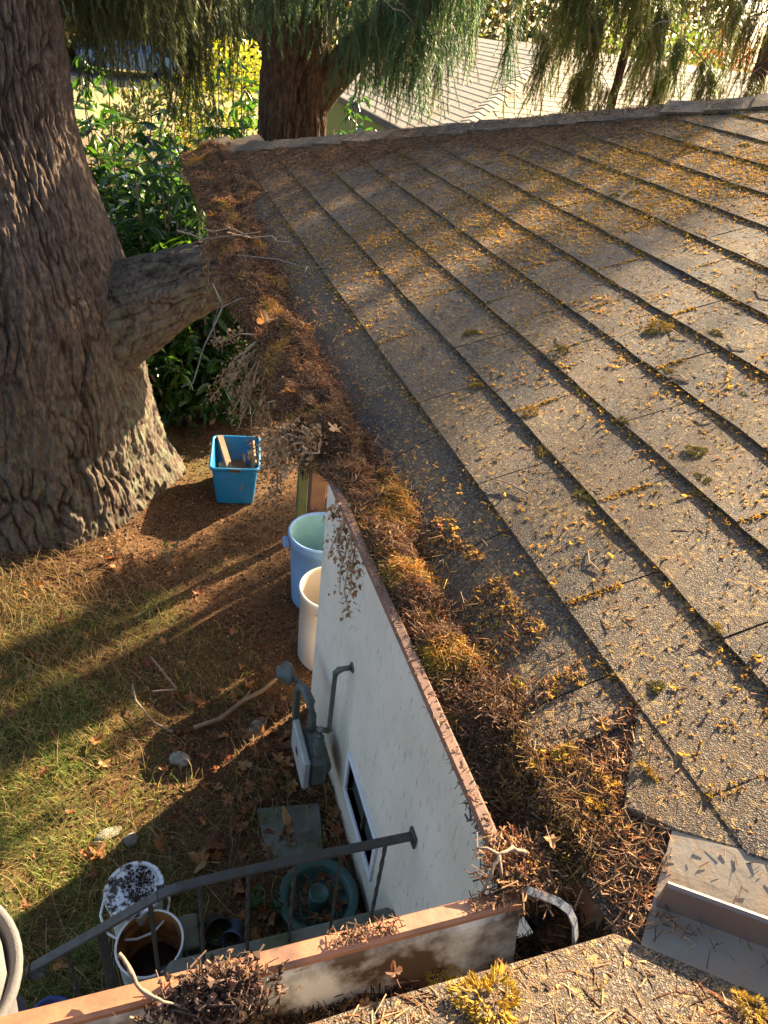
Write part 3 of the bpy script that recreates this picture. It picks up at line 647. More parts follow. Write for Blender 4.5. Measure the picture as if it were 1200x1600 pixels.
# ------------------------------------------------------------------ laurels
LV = []; LF = []
for i in range(4):
    t = (0, .3, .68, 1)[i]; w = .165 * math.sin(math.pi * (t * .92 + .06)); z = -.18 * t * t
    LV += [(t, -w, z + w * .5), (t, 0, z), (t, w, z + w * .5)]
for i in range(3): LF += [(i * 3, i * 3 + 1, i * 3 + 4, i * 3 + 3), (i * 3 + 1, i * 3 + 2, i * 3 + 5, i * 3 + 4)]
laurel_leaf = py_mesh('leaf', LV, LF, 'laurel', True)
def laurel(label, cx, cy, rx, ry, z0, z1, n, nobj, seed, light=1.0, name='laurel_bush'):
    r = np.random.default_rng(seed); e = empty(name, label, 'bush', (cx, cy, z0))
    st = MB(); tips = []
    for i in range(max(8, int(n / 110))):
        a = r.uniform(0, 6.28); q = r.uniform(0, 1) ** .5; tip = np.array([rx * q * math.cos(a), ry * q * math.sin(a), (z1 - z0) * r.uniform(.55, 1) * (1.05 - .35 * q * q)])
        b = np.array([rx * .25 * math.cos(a), ry * .25 * math.sin(a), 0]); mid_ = (b + tip) / 2 + r.normal(0, .1, 3)
        st.tube([b, mid_, tip], [.022, .013, .005], 5, False); tips.append((b, mid_, tip))
    st.obj('stem', 'twig', e)
    pos = []; dr = []
    while len(pos) < n:
        b, m_, tp = tips[r.integers(len(tips))]; t = r.uniform(.12, 1) ** .8
        p = (b * (1 - t) ** 2 + 2 * m_ * t * (1 - t) + tp * t * t) + r.normal(0, .10, 3)
        a = r.uniform(0, 6.28); el_ = r.uniform(-.9, .35)
        if p[2] < .05: continue
        for w in range(4):     # leaves sit in little whorls
            aa = a + w * 1.5 + r.normal(0, .3); pos.append(p + r.normal(0, .015, 3)); dr.append((math.cos(aa) * math.cos(el_), math.sin(aa) * math.cos(el_), math.sin(el_ + r.normal(0, .2))))
    pos = np.array(pos); dr = np.array(dr)
    score = -pos[:, 1] + .5 * pos[:, 2]; order = np.argsort(-score); near, rest = order[:nobj], order[nobj:]
    R = frames(dr, r.normal(0, .5, len(dr))); s = r.uniform(.11, .20, len(pos))
    for i in near:
        m = Matrix.Identity(4)
        for a_ in range(3):
            for b_ in range(3): m[a_][b_] = float(R[i][a_, b_] * s[i])
            m[a_][3] = float(pos[i][a_])
        o = bpy.data.objects.new('leaf', laurel_leaf); COL.objects.link(o); o.parent = e; o.matrix_local = m
    if len(rest):
        c = palette(len(rest), [(.025 * light, .07 * light, .015), (.04 * light, .10 * light, .02), (.06 * light, .12 * light, .025), (.02, .05, .014)], None, .3)
        V, F, C = scatter_arrays(LV, LF, pos[rest], R[rest], s[rest], c)
        o = ob('foliage', fast_mesh('foliage', V, F, 'leafmass', C, True), e); o['kind'] = 'stuff'
laurel('dense dark glossy laurel between the big tree and the roof corner', -.05, 7.3, .75, .6, -3.0, -.15, 3800, 260, 5)
laurel('tall bright green laurel left of the middle tree trunk', .45, 9.2, .8, .6, -3.0, .32, 3400, 120, 6, 1.7)
laurel('low dark laurel in deep shade under the thick tree limb', .05, 6.75, .85, .42, -3.0, -1.75, 2600, 240, 8)
laurel('laurel with long hanging leaves right of the middle tree trunk', 2.15, 9.0, .38, .4, -3.0, .12, 1500, 120, 12, 1.2)
laurel('tall laurel added as a sun blocker between the trunks and the roof, mostly hidden by the roof', 1.1, 7.2, .5, .4, -3.0, -.75, 2000, 0, 19)  # added behind the roof to keep sun off the low laurel
laurel('laurel bush behind the big tree at the left', -.75, 8.2, .6, .5, -3.0, .0, 2200, 80, 14, 1.4)

# ------------------------------------------------------------------ the house
house = empty('house', 'white single storey house with grey hip roof strewn with needles and moss', 'house', (0, 0, 0))
def droop(x, y):
    w = sstep(.15, .5, y) * sstep(3.7, 3.2, y)
    return 1.7 * np.clip(.13 - x, 0, 1) ** 2 * w
TK = .0056; EXP = .143; S0 = .104; YV = .0
def deck1(x, y): return P_ * x - droop(x, y)
def roof1_h(x, y):
    s = np.asarray(x) / CT; k = np.floor((s - S0) / EXP); f = (s - S0) / EXP - k
    return deck1(x, y) + np.where(s < -.045, -.01, TK * (1.9 - .9 * f))
def clip_poly(poly, nx, ny, c):     # keep nx*x+ny*y >= c
    out = []
    for i in range(len(poly)):
        a, b = poly[i], poly[(i + 1) % len(poly)]; da, db = nx * a[0] + ny * a[1] - c, nx * b[0] + ny * b[1] - c
        if da >= 0: out.append(a)
        if (da >= 0) != (db >= 0): t = da / (da - db); out.append((a[0] + (b[0] - a[0]) * t, a[1] + (b[1] - a[1]) * t))
    return out
def slab(poly, hfun, t):
    """closed slab over a plan polygon; hfun gives the underside height"""
    n = len(poly); cx = sum(p[0] for p in poly) / n; cy = sum(p[1] for p in poly) / n
    V = [(x, y, hfun(x, y)) for x, y in poly] + [(x, y, hfun(x, y) + t) for x, y in poly]
    ins = [(cx + (x - cx) * .965, cy + (y - cy) * .985) for x, y in poly]
    V += [(x, y, hfun(x, y) + t * 1.12) for x, y in ins]
    F = [tuple(range(n - 1, -1, -1)), tuple(range(2 * n, 3 * n))]
    for i in range(n): j = (i + 1) % n; F += [(i, j, n + j, n + i), (n + i, n + j, 2 * n + j, 2 * n + i)]
    return V, F
# roof decking (the underlay seen between and below the tabs)
roof = MB(); ny_ = 60
xs = [-.042, -.02, 0, .02, .05, .09, .14] + [(.14 + .143 * i) for i in range(1, 29)]
V = []; 
for x in xs:
    ya, yb = max(-x + YV, -9), LEN - x
    for j in range(ny_ + 1): y = ya + (yb - ya) * j / ny_; V.append((x, y, float(deck1(x, y))))
F = []
for i in range(len(xs) - 1):
    for j in range(ny_): a = i * (ny_ + 1) + j; F.append((a, a + ny_ + 1, a + ny_ + 2, a + 1))
roof.add(V, F)
xr = xs[-1]; zr = P_ * xr
roof.add([(-.042, LEN + .04, -.014), (9, LEN + .04, -.014), (9, LEN - xr, zr), (xr, LEN - xr, zr)], [(0, 3, 2, 1)])                  # far face
roof.add([(-3.5, .034, P_ * (YV - .034)), (-.034, .034, P_ * (YV - .034)), (-.042 + .0, YV + .042, -.014), (xr, YV - xr, zr), (-3.5, YV - xr, zr)], [(0, 1, 2, 3, 4)])   # near wing
roof.add([(-.02, YV + .03, -.10), (-.02, LEN + .02, -.10), (9, LEN + .02, -.10), (9, YV + .03, -.10)], [(0, 1, 2, 3)])            # soffit
roof.add([(-3.5, .01, -.10), (9, .01, -.10), (9, -6, -.10), (-3.5, -6, -.10)], [(0, 1, 2, 3)])
roofo = roof.obj('roof', 'shingle', house)
mb = MB(); mb.box((-.034, .08, -.15), (-.012, LEN + .02, -.035)); mb.box((-3.5, -.02, -.15), (-.034, .015, -.035)); mb.box((-.034, LEN + .02, -.15), (9, LEN + .04, -.03)); mb.obj('fascia', 'fascia', house)

# shingle tabs, every one an object
cnt = 0
variants = []
def tab_mesh(wid, seed):
    """local: u along slope 0..EXP+.02, v 0..wid; small waves in the exposed edge"""
    r = random.Random(seed); nu, nv = 3, 6; V = []
    us = [0, .05, .16]
    for lay in (0, 1):
        for i, u in enumerate(us):
            for j in range(nv):
                v = wid * j / (nv - 1); du = (r.uniform(-.0018, .0018) if i == 0 else 0); V.append((u + du, v, (TK if lay else 0) + (r.uniform(-.0008, .0016) if i < 2 and lay else 0)))
    F = []; o_ = nu * nv
    for i in range(nu - 1):
        for j in range(nv - 1):
            a = i * nv + j; F += [(a, a + 1, a + nv + 1, a + nv), (o_ + a, o_ + a + nv, o_ + a + nv + 1, o_ + a + 1)]
    for j in range(nv - 1): F.append((j, o_ + j, o_ + j + 1, j + 1))
    for i in range(nu - 1): F += [(i * nv, (i + 1) * nv, o_ + (i + 1) * nv, o_ + i * nv), (i * nv + nv - 1, o_ + i * nv + nv - 1, o_ + (i + 1) * nv + nv - 1, (i + 1) * nv + nv - 1)]
    return py_mesh('shingle', V, F, 'shingle')
TABW = .3025; PITCH = .305
variants = [tab_mesh(TABW, i) for i in range(9)]
tilt = math.atan2(TK, EXP)
rot1 = Matrix.Rotation(-TH + tilt, 4, 'Y')      # u axis up the slope, leading edge raised
stuff_sh = MB()
for k in range(-1, 27):
    s = S0 + EXP * k; x = s * CT; x1 = (s + .16) * CT; off = (k % 2) * PITCH / 2 + (k % 3) * .014 + .12
    j0 = int((-x - off - .6) / PITCH) - 1
    for j in range(j0, 40):
        y0 = off + j * PITCH; y1 = y0 + TABW
        if k == -1 and y0 < .2 : 
            if y1 <= .24: continue
            y0 = .232
        if y1 < .155 - x1 or y0 > LEN - x or y1 < -3.2: continue
        full = (x + y0 > .16) and (x1 + y1 < LEN - .02) and k >= 1
        base = lambda xx, yy, x=x, x1=x1: deck1(xx, yy) + TK * (1 - (xx - x) / (EXP * CT)) if (xx - x) < EXP * CT else deck1(xx, yy) - .001
        if k > 15 or y1 < -.9:
            pl = clip_poly(clip_poly([(x, y0), (x1, y0), (x1, y1), (x, y1)], 1, 1, .155), -1, -1, -LEN)
            if len(pl) > 2: stuff_sh.add(*slab(pl, base, TK))
            continue
        if full:
            o = bpy.data.objects.new('shingle', random.choice(variants)); COL.objects.link(o); o.parent = roofo
            o.matrix_local = Matrix.Translation((x, y0 + random.uniform(-.001, .001), P_ * x + TK * .98)) @ rot1 @ Matrix.Rotation(random.uniform(-.004, .004), 4, 'Z')
        else:
            n_ = 6; pl = [(x + (x1 - x) * a, y0) for a in (0, .25, .5, .75)] + [(x1, y0 + (y1 - y0) * b / 3) for b in range(3)] + [(x1 - (x1 - x) * a, y1) for a in (0, .25, .5, .75)] + [(x, y1 - (y1 - y0) * b / n_) for b in range(n_)]
            pl = clip_poly(clip_poly(pl, 1, 1, .155), -1, -1, -LEN)
            if len(pl) < 3: continue
            if k <= 0:       # follow the drooping eave: split in strips across the slope
                xs_ = [x + (x1 - x) * q / 5 for q in range(6)]; ys_ = [y0 + (y1 - y0) * q / 3 for q in range(4)]
                ok = (x + y0 > .155)
                if ok:
                    V = [(a_, b_, float(base(a_, b_)) + h_) for h_ in (0, TK) for a_ in xs_ for b_ in ys_]; F = []; q_ = 24
                    for i in range(5):
                        for jj in range(3): a_ = i * 4 + jj; F += [(a_, a_ + 1, a_ + 5, a_ + 4), (q_ + a_, q_ + a_ + 4, q_ + a_ + 5, q_ + a_ + 1)]
                    for jj in range(3): F += [(jj, q_ + jj, q_ + jj + 1, jj + 1)]
                    for i in range(5): F += [(i * 4, i * 4 + 4, q_ + i * 4 + 4, q_ + i * 4), (i * 4 + 3, q_ + i * 4 + 3, q_ + i * 4 + 7, i * 4 + 7)]
                    ob('shingle', py_mesh('shingle', V, F, 'shingle', False), roofo); cnt += 1; continue
            V, F = slab(pl, lambda a_, b_: float(base(a_, b_)), TK); ob('shingle', py_mesh('shingle', V, F, 'shingle'), roofo)
        cnt += 1
# the dog-eared corner piece by the valley
V, F = slab([(.022, .142), (.052, .103), (.10, .060), (.20, -.02), (.20, .24), (.092, .235)], lambda a, b: float(deck1(a, b)) + TK * (1 - a / .2) + .001, TK); ob('shingle', py_mesh('shingle', V, F, 'shingle'), roofo)
# near wing tabs
for k in range(0, 14):
    ya = .038 - EXP * CT * k; yb = ya - .16 * CT; off = (k % 2) * .1525 + .07
    for j in range(-9, 14):
        x0 = off + j * PITCH - .35; x1 = x0 + TABW
        if x0 < -2.4: continue
        pl = [(x0, ya), (x0, (ya + yb) / 2), (x0, yb), (x1, yb), (x1, (ya + yb) / 2), (x1, ya)] + [(x1 - (x1 - x0) * q / 6, ya + random.uniform(-.002, .002)) for q in range(1, 6)]
        pl = clip_poly(clip_poly(pl, -1, -1, .010), 1, 0, -9)
        if len(pl) < 3: continue
        V, F = slab(pl, lambda a, b, ya=ya: P_ * (YV - b) + (TK * (1 - (ya - b) / (EXP * CT)) if (ya - b) < EXP * CT else -.001), TK)
        F = [tuple(f) for f in F]
        if k < 6: ob('shingle', py_mesh('shingle', V, F, 'shingle'), roofo)
        else: stuff_sh.add(V, F)
o = stuff_sh.obj('upper_shingles', 'shingle', roofo); o['kind'] = 'stuff'
# hip caps
hd = Vector((1, -1, P_)).normalized(); hn = Vector((-P_, P_, 2)).normalized()   # along, and up
sdv = hd.cross(Vector((0, 0, 1))).normalized()
HL = math.sqrt(2 + P_ * P_)
for i in range(26):
    t = -.06 + i * .15; c = Vector((0, LEN, 0)) + hd * t; ln = .30; wv = .115; r = random.Random(i); lift = r.uniform(.004, .018)
    V = []
    for lay in (0, 1):
        for a, up_ in ((0, .002 + lift * .9), (ln * .5, .006), (ln, .0)):
            for b in (-1, -.5, 0, .5, 1):
                p = c + hd * a + sdv * (b * wv * (1 + (r.uniform(-.05, .05) if a == 0 else 0)))
                hz = -abs(b) * wv * (P_ / math.sqrt(2)) * 1.0 + .007 + up_ + lay * TK + (1 - abs(b)) * .008 + r.uniform(-.003, .005) * (a == 0)
                V.append((p.x, p.y, p.z + hz))
    F = []; q = 15
    for a in range(2):
        for b in range(4): k_ = a * 5 + b; F += [(k_, k_ + 1, k_ + 6, k_ + 5), (q + k_, q + k_ + 5, q + k_ + 6, q + k_ + 1)]
    for b in range(4): F += [(b, q + b, q + b + 1, b + 1), (10 + b, 11 + b, q + 11 + b, q + 10 + b)]
    for a in range(2): F += [(a * 5, a * 5 + 5, q + a * 5 + 5, q + a * 5), (a * 5 + 4, q + a * 5 + 4, q + a * 5 + 9, a * 5 + 9)]
    ob('hip_cap', py_mesh('hip_cap', V, F, 'shingle'), roofo)
# valley flashing with a standing rib
vd = Vector((1, -1, P_)).normalized(); 
def vpt(w, t, dz=0):   # w: x+y, t: distance along, start at x-y=-.05
    x = (-.052 + w) / 2 + t * .7071; y = (.052 + w) / 2 - t * .7071; z = max(P_ * x, P_ * (YV - y)); return (x, y, z + dz)
fl = MB(); prof = [(-.05, .004), (-.01, .006), (.0, .006), (.030, .005), (.050, .005), (.062, .007), (.1, .009), (.155, .010), (.19, .009)]
V = []; T_ = [0, .02, .2, .5, 1, 2, 3]
for t in T_:
    for w, dz in prof: V.append(vpt(w, t, dz))
    for w, dz in prof: V.append(vpt(w, t, dz - .0015))
m_ = len(prof); F = []
for i in range(len(T_) - 1):
    for j in range(m_ - 1): a = i * 2 * m_ + j; F += [(a, a + 1, a + 2 * m_ + 1, a + 2 * m_), (a + m_, a + 3 * m_, a + 3 * m_ + 1, a + m_ + 1)]
for j in range(m_ - 1): F.append((j, m_ + j, m_ + j + 1, j + 1))
fl.add(V, F); vf = fl.obj('valley_flashing', 'flash', house)
rb = MB(); V = []
for t in T_:
    for w, dz in ((.050, .003), (.054, .034), (.058, .0355), (.062, .034), (.066, .004)): V.append(vpt(w, t + (.004 if t == 0 else 0), dz))
F = [];
for i in range(len(T_) - 1):
    for j in range(4): a = i * 5 + j; F.append((a, a + 1, a + 6, a + 5))
F.append((4, 3, 2, 1, 0)); rb.add(V, F); rb.obj('rib', 'rib', vf)

# gutters
def gutter(parent, along, a0, a1, name='gutter'):
    """along 'y': gutter A facing -x; along 'x': gutter B facing +y"""
    body = [(-.030, -.035), (-.030, -.128), (-.062, -.128), (-.088, -.078), (-.098, -.052), (-.108, -.034)]
    if along == 'x': body = [(-.030, -.035), (-.030, -.128), (-.082, -.128), (-.094, -.085), (-.100, -.052), (-.108, -.034)]
    def build(prof, mat, nm, par, closed=False):
        V = []; K = 40
        for i in range(K + 1):
            q = a0 + (a1 - a0) * i / K
            for (u, z) in prof:
                zz = z + (.002 * math.sin(q * 5) if closed else 0)
                V.append((u, q, zz) if along == 'y' else (q, -.003 - u, zz))
        m = len(prof); F = []
        for i in range(K):
            for j in range(m if closed else m - 1):
                a = i * m + j; b = i * m + (j + 1) % m; F.append((a, b, b + m, a + m))
        if closed: F += [tuple(range(m - 1, -1, -1)), tuple(range(K * m, K * m + m))]
        return ob(nm, py_mesh(nm, V, F, mat), par)
    inner = [(u + (.0015 if u < -.05 else 0), z) for u, z in body]
    thick = body + [(u + (.002 if i > 1 else -.002), z + .002) for i, (u, z) in reversed(list(enumerate(body)))]
    g_ = build(thick, 'whitemetal', name, parent, False)
    lipw = -.012 if along == 'y' else -.009
    build([(-.114, -.040), (-.118, -.033), (-.115, -.028), (-.092 + lipw, -.027), (-.089 + lipw, -.030), (-.089 + lipw, -.036), (-.104, -.0345), (-.1095, -.040)], 'brownpaint' if along == 'x' else 'darkbrown', 'lip', g_, True)
    outer = [(-.033, -.131), (-.064, -.131), (-.0905, -.079), (-.1005, -.053), (-.1105, -.038)]
    if along == 'x': outer = [(-.033, -.131), (-.084, -.131), (-.0965, -.086), (-.1025, -.053), (-.1105, -.038)]
    build(outer, 'brownpaint', 'front_face', g_)
    return g_
gutA = gutter(house, 'y', .106, LEN + .02)
gutB = gutter(house, 'x', -3.4, -.105)
# white strap bent across the inside corner
mb = MB(); pts = [(-.106, .108, -.024), (-.099, .100, -.019), (-.090, .091, -.015), (-.081, .082, -.012), (-.074, .072, -.012), (-.072, .062, -.017), (-.074, .052, -.026), (-.078, .044, -.042)]
V = []; 
for i, p in enumerate(pts):
    a = Vector(pts[min(i + 1, 7)]) - Vector(pts[max(i - 1, 0)]); sd_ = Vector((.70, .60, .35)) * .0040; nn = a.cross(sd_).normalized() * .0016
    for s1, s2 in ((-1, 1), (1, 1), (1, -1), (-1, -1)): V.append(tuple(Vector(p) + sd_ * s1 + nn * s2))
F = [(0, 1, 2, 3), (31, 30, 29, 28)]
for i in range(7):
    for j in range(4): k_ = (j + 1) % 4; F.append((i * 4 + j, i * 4 + k_, i * 4 + 4 + k_, i * 4 + 4 + j))
mb.add(V, F); mb.obj('gutter_strap', 'strap', gutB)

# walls
WX = .445; WY = 2.86
mb = MB(); wy0, wy1, wz0, wz1 = 1.555, 2.015, -2.705, -2.445      # window hole
for lo, hi in (((WX, -6, -3.2), (WX + .12, wy0, -.102)), ((WX, wy1, -3.2), (WX + .12, WY, -.102)), ((WX, wy0, -3.2), (WX + .12, wy1, wz0)), ((WX, wy0, wz1), (WX + .12, wy1, -.102))): mb.box(lo, hi)
mb.obj('wall', 'wall', house)
mb = MB(); mb.box((WX + .12, WY - .12, -3.2), (8, WY, -.102)); mb.obj('end_wall', 'wall', house)
mb = MB(); mb.box((-3.0, -.45, -3.2), (WX, -.33, -.102)); mb.obj('near_wall', 'wall', house)
fr = MB(); fx0, fx1 = WX - .014, WX + .05
for lo, hi in (((fx0, wy0 - .03, wz0 - .03), (fx1, wy1 + .03, wz0)), ((fx0, wy0 - .03, wz1), (fx1, wy1 + .03, wz1 + .03)), ((fx0, wy0 - .03, wz0), (fx1, wy0, wz1)), ((fx0, wy1, wz0), (fx1, wy1 + .03, wz1))): fr.box(lo, hi, .003)
win = fr.obj('window', 'frame', house)
mb = MB(); mb.box((WX + .03, wy0, wz0), (WX + .036, wy1, wz1)); mb.obj('pane', 'glass', win)
mb = MB(); mb.box((WX + .012, (wy0 + wy1) / 2 - .008, wz0), (WX + .03, (wy0 + wy1) / 2 + .008, wz1)); mb.obj('sash_bar', 'darkroof', win)
mb = MB(); mb.box((.685, 4.15, -3.05), (.795, 4.25, -.9), .004); p_ = mb.obj('wooden_post', 'post'); setp(p_, 'brown stained wooden post standing behind the blue garbage can', 'post')
mb = MB(); mb.box((.70, 4.62, -3.05), (.78, 4.68, -1.3), .004); p_ = mb.obj('wooden_post', 'mosspost'); setp(p_, 'mossy green board standing behind the brown post', 'post')
mb = MB(); mb.box((.445, 2.87, -.2), (.53, LEN - .05, -.102), .004); mb.box((.54, LEN - .13, -.2), (8, LEN - .05, -.102), .004); mb.obj('porch_beam', 'post', house)
# small nick and hooks on the wall
mb = MB(); mb.tube([(WX - .004, .96, -1.30), (WX - .006, .93, -1.335), (WX - .004, .945, -1.36)], .003, 5); mb.tube([(WX - .003, .945, -1.36), (WX - .003, .97, -1.365)], .003, 5); mb.obj('wall_hook', 'iron', house)

# landing and steps
land = empty('landing', 'concrete landing with steps below the iron railing', 'steps', (0, .8, GZ))
def part_in(parent, mbx, name, mat, smooth=False):
    o = mbx.obj(name, mat, parent, smooth); o.location = -Vector(parent.location); return o
mb = MB(); mb.box((-.52, -.33, -3.05), (WX - .003, 1.20, -2.52), .01); part_in(land, mb, 'slab', 'concrete')
mb = MB(); mb.box((-.50, 1.202, -3.05), (WX - .003, 1.285, -2.49), .018); part_in(land, mb, 'curb', 'concrete')
for i in range(3):
    mb = MB(); mb.box((-.80 - .28 * i, -.3, -3.05), (-.523 - .28 * i, 1.24, -2.66 - .14 * i), .01); part_in(land, mb, 'step', 'concrete')

# railing
rail = empty('iron_railing', 'black iron stair railing with twisted balusters fixed to the white wall', 'railing', (0, 1.24, GZ))
RY = 1.24
def flatbar(mb, pts, w, h):
    V = []; F = []
    for i, p in enumerate(pts):
        p = Vector(p); d = (Vector(pts[min(i + 1, len(pts) - 1)]) - Vector(pts[max(i - 1, 0)])).normalized(); up_ = Vector((-d.z, 0, d.x)); up_ = up_ if up_.z > 0 or len(pts) > 6 else -up_
        for a, b in ((-1, 0), (-.82, 1), (.82, 1), (1, 0), (.9, -1), (-.9, -1)): V.append(tuple(p + Vector((0, a * w / 2, 0)) + up_ * b * h / 2))
    n = 6
    for i in range(len(pts) - 1):
        for k in range(n): j = (k + 1) % n; F.append((i * n + k, i * n + j, i * n + n + j, i * n + n + k))
    F += [tuple(range(n - 1, -1, -1)), tuple(range((len(pts) - 1) * n, len(pts) * n))]
    mb.add(V, F)
mb = MB(); flatbar(mb, [(WX - .002, RY, -1.905), (.2, RY, -1.90), (-.05, RY, -1.895), (-.28, RY, -1.895), (-.44, RY, -1.905), (-.50, RY, -1.93)], .038, .012)
part_in(rail, mb, 'top_rail', 'iron')
mb = MB(); flatbar(mb, [(-.502, RY, -1.931), (-.72, RY, -2.075), (-.94, RY, -2.215)], .038, .012); part_in(rail, mb, 'sloping_rail', 'iron')
mb = MB(); sc = []; 
for i in range(14): a = 2.2 + i * .42; r_ = .042 - .002 * i; sc.append((-.925 + r_ * math.cos(a), RY, -2.248 + r_ * math.sin(a)))
flatbar(mb, sc, .03, .008); part_in(rail, mb, 'scroll_end', 'iron')
mb = MB(); mb.box((WX - .012, RY - .03, -1.95), (WX - .001, RY + .03, -1.885), .002); part_in(rail, mb, 'wall_plate', 'iron')
for i, (bx, zt, zb, tw) in enumerate([(.33, -1.91, -2.49, 1), (.155, -1.905, -2.49, 0), (-.02, -1.90, -2.49, 0), (-.19, -1.90, -2.49, 1), (-.36, -1.905, -2.49, 0), (-.53, -1.95, -2.72, 0), (-.82, -2.14, -2.85, 0)]):
    mb = MB(); n_ = 22; pts = [(bx, RY, zt + (zb - zt) * q / n_) for q in range(n_ + 1)]; mb.tube(pts, .0088, 4, True, twist=(.42 if (i % 2 == 0 or tw) else 0)); part_in(rail, mb, 'baluster', 'iron')
mb = MB(); mb.box((-.715, RY - .014, -2.9), (-.685, RY + .014, -2.06), .003); part_in(rail, mb, 'newel_post', 'iron')

# ------------------------------------------------------------------ gas meter
gm = empty('gas_meter', 'grey gas meter with pipes mounted on the white house wall', 'gas meter', (.3, 2.2, GZ))
mb = MB(); mb.box((.225, 2.10, -2.76), (.262, 2.40, -2.545), .008); part_in(gm, mb, 'cover', 'meter')
mb = MB(); mb.box((.2215, 2.24, -2.66), (.2245, 2.28, -2.62)); part_in(gm, mb, 'dial', 'glass')
mb = MB(); mb.tube([(.315, 2.13, -2.65), (.315, 2.36, -2.65)], .072, 18); mb.box((.263, 2.11, -2.77), (.36, 2.38, -2.57), .02); part_in(gm, mb, 'body', 'teal', False)
mb = MB(); mb.tube([(.315, 2.33, -2.6), (.315, 2.335, -2.46), (.31, 2.37, -2.40), (.295, 2.45, -2.38), (.28, 2.50, -2.40), (.275, 2.53, -2.46), (.275, 2.54, -3.05)], [.024, .024, .027, .024, .024, .022, .02], 12); part_in(gm, mb, 'inlet_pipe', 'teal', True)
mb = MB(); mb.lathe([(.0, -.03), (.035, -.028), (.062, -.014), (.068, 0), (.062, .014), (.03, .03), (.022, .06), (.0, .062)], (0, 0, 0), 20)
rg = part_in(gm, mb, 'regulator', 'teal', True); rg.location = Vector((.225, 2.60, -2.40)) - gm.location; rg.rotation_euler = (0, math.radians(-75), .2)
mb = MB(); mb.tube([(.275, 2.54, -2.41), (.235, 2.59, -2.40)], .02, 10); mb.tube([(.21, 2.61, -2.43), (.205, 2.68, -2.45), (.2, 2.7, -2.47)], .022, 10); part_in(gm, mb, 'regulator_pipe', 'teal', True)
mb = MB(); mb.tube([(.315, 2.16, -2.6), (.315, 2.16, -2.42)], [.027, .023], 12); mb.tube([(.315, 2.16, -2.5), (.315, 2.16, -2.47)], .034, 6); mb.tube([(.315, 2.16, -2.415), (.318, 2.17, -2.385), (.33, 2.175, -2.375)], .021, 10); part_in(gm, mb, 'union', 'teal', False)
mb = MB(); mb.tube([(.325, 2.17, -2.38), (.362, 2.175, -2.405), (.365, 2.175, -2.40), (.364, 2.174, -2.37), (.362, 2.165, -2.0), (.362, 2.162, -1.965), (.375, 2.16, -1.945), (.40, 2.16, -1.94), (WX, 2.16, -1.94)], [.013, .015, .017, .0125, .0125, .017, .018, .0135, .0135], 10); part_in(gm, mb, 'riser_pipe', 'teal', True)
mb = MB(); mb.lathe([(.0, 0), (.028, .0), (.026, .006), (.014, .007)], (0, 0, 0), 14); fl_ = part_in(gm, mb, 'wall_flange', 'teal'); fl_.location = Vector((WX - .001, 2.16, -1.94)) - gm.location; fl_.rotation_euler = (0, -math.pi / 2, 0)

# ------------------------------------------------------------------ tubs and buckets
def can(label, cx, cy, r0, r1, h, mat, matin, cat='garbage can', name='garbage_can', rimr=.012):
    e = empty(name, label, cat, (cx, cy, GZ + .005))
    mb = MB(); mb.lathe([(r0 * .94, .0), (r0, .02), (r0 + (r1 - r0) * .5, h * .5), (r1 * .985, h * .86), (r1 * 1.0, h * .865), (r1, h - .02)], (0, 0, 0), 48); mb.lathe([(.001, 0), (r0 * .94, 0)], (0, 0, 0), 48); mb.obj('body', mat, e, True)
    mb = MB(); mb.lathe([(r1 * 1.0, h - .022), (r1 + rimr, h - .018), (r1 + rimr * 1.15, h - .004), (r1 + rimr * .6, h + .004), (r1 - .004, h + .002), (r1 - .006, h - .02)], (0, 0, 0), 48); mb.obj('rim', mat if mat != 'lblue' else 'lblue', e, True)
    mb = MB(); mb.lathe([(r1 - .006, h - .02), (r0 * .97, .03), (.001, .028)], (0, 0, 0), 48); mb.obj('inside', matin, e, True)
    return e
bc = can('tall pale blue garbage can at the end of the white wall', .715, 3.85, .195, .232, .62, 'lblue', 'lblue_in')
mb = MB(); mb.box((-.275, .0, .50), (-.235, .07, .56), .006); mb.obj('handle', 'lblue', bc)
gc_ = can('grey white garbage can standing in front of the blue can', .655, 3.27, .205, .212, .60, 'greyplastic', 'greyplastic')
mb = MB(); pts = [(-.14 + .0, -.175, .50), (-.155, -.185, .54), (-.125, -.205, .555), (-.09, -.21, .54), (-.085, -.205, .50)]; mb.tube(pts, .007, 8); mb.obj('handle', 'greyplastic', gc_, True)
for i, (dx, dy, s) in enumerate([(-.05, -.05, .05), (.03, -.1, .045), (-.1, .03, .04)]):
    pass
rock(.62, 3.74, (.07, .05, .03), 'pale wadded scrap inside the blue garbage can', 'greyplastic', 8, .5, 'scrap').location.z = -2.55
bpy.data.objects['scrap']['category'] = 'scrap'
rock(.72, 3.66, (.16, .14, .16), 'heap of rubbish filling the lower part of the blue can', 'concrete', 9, .5, 'rubbish_heap').location.z = -2.75
bpy.data.objects['rubbish_heap']['category'] = 'rubbish'

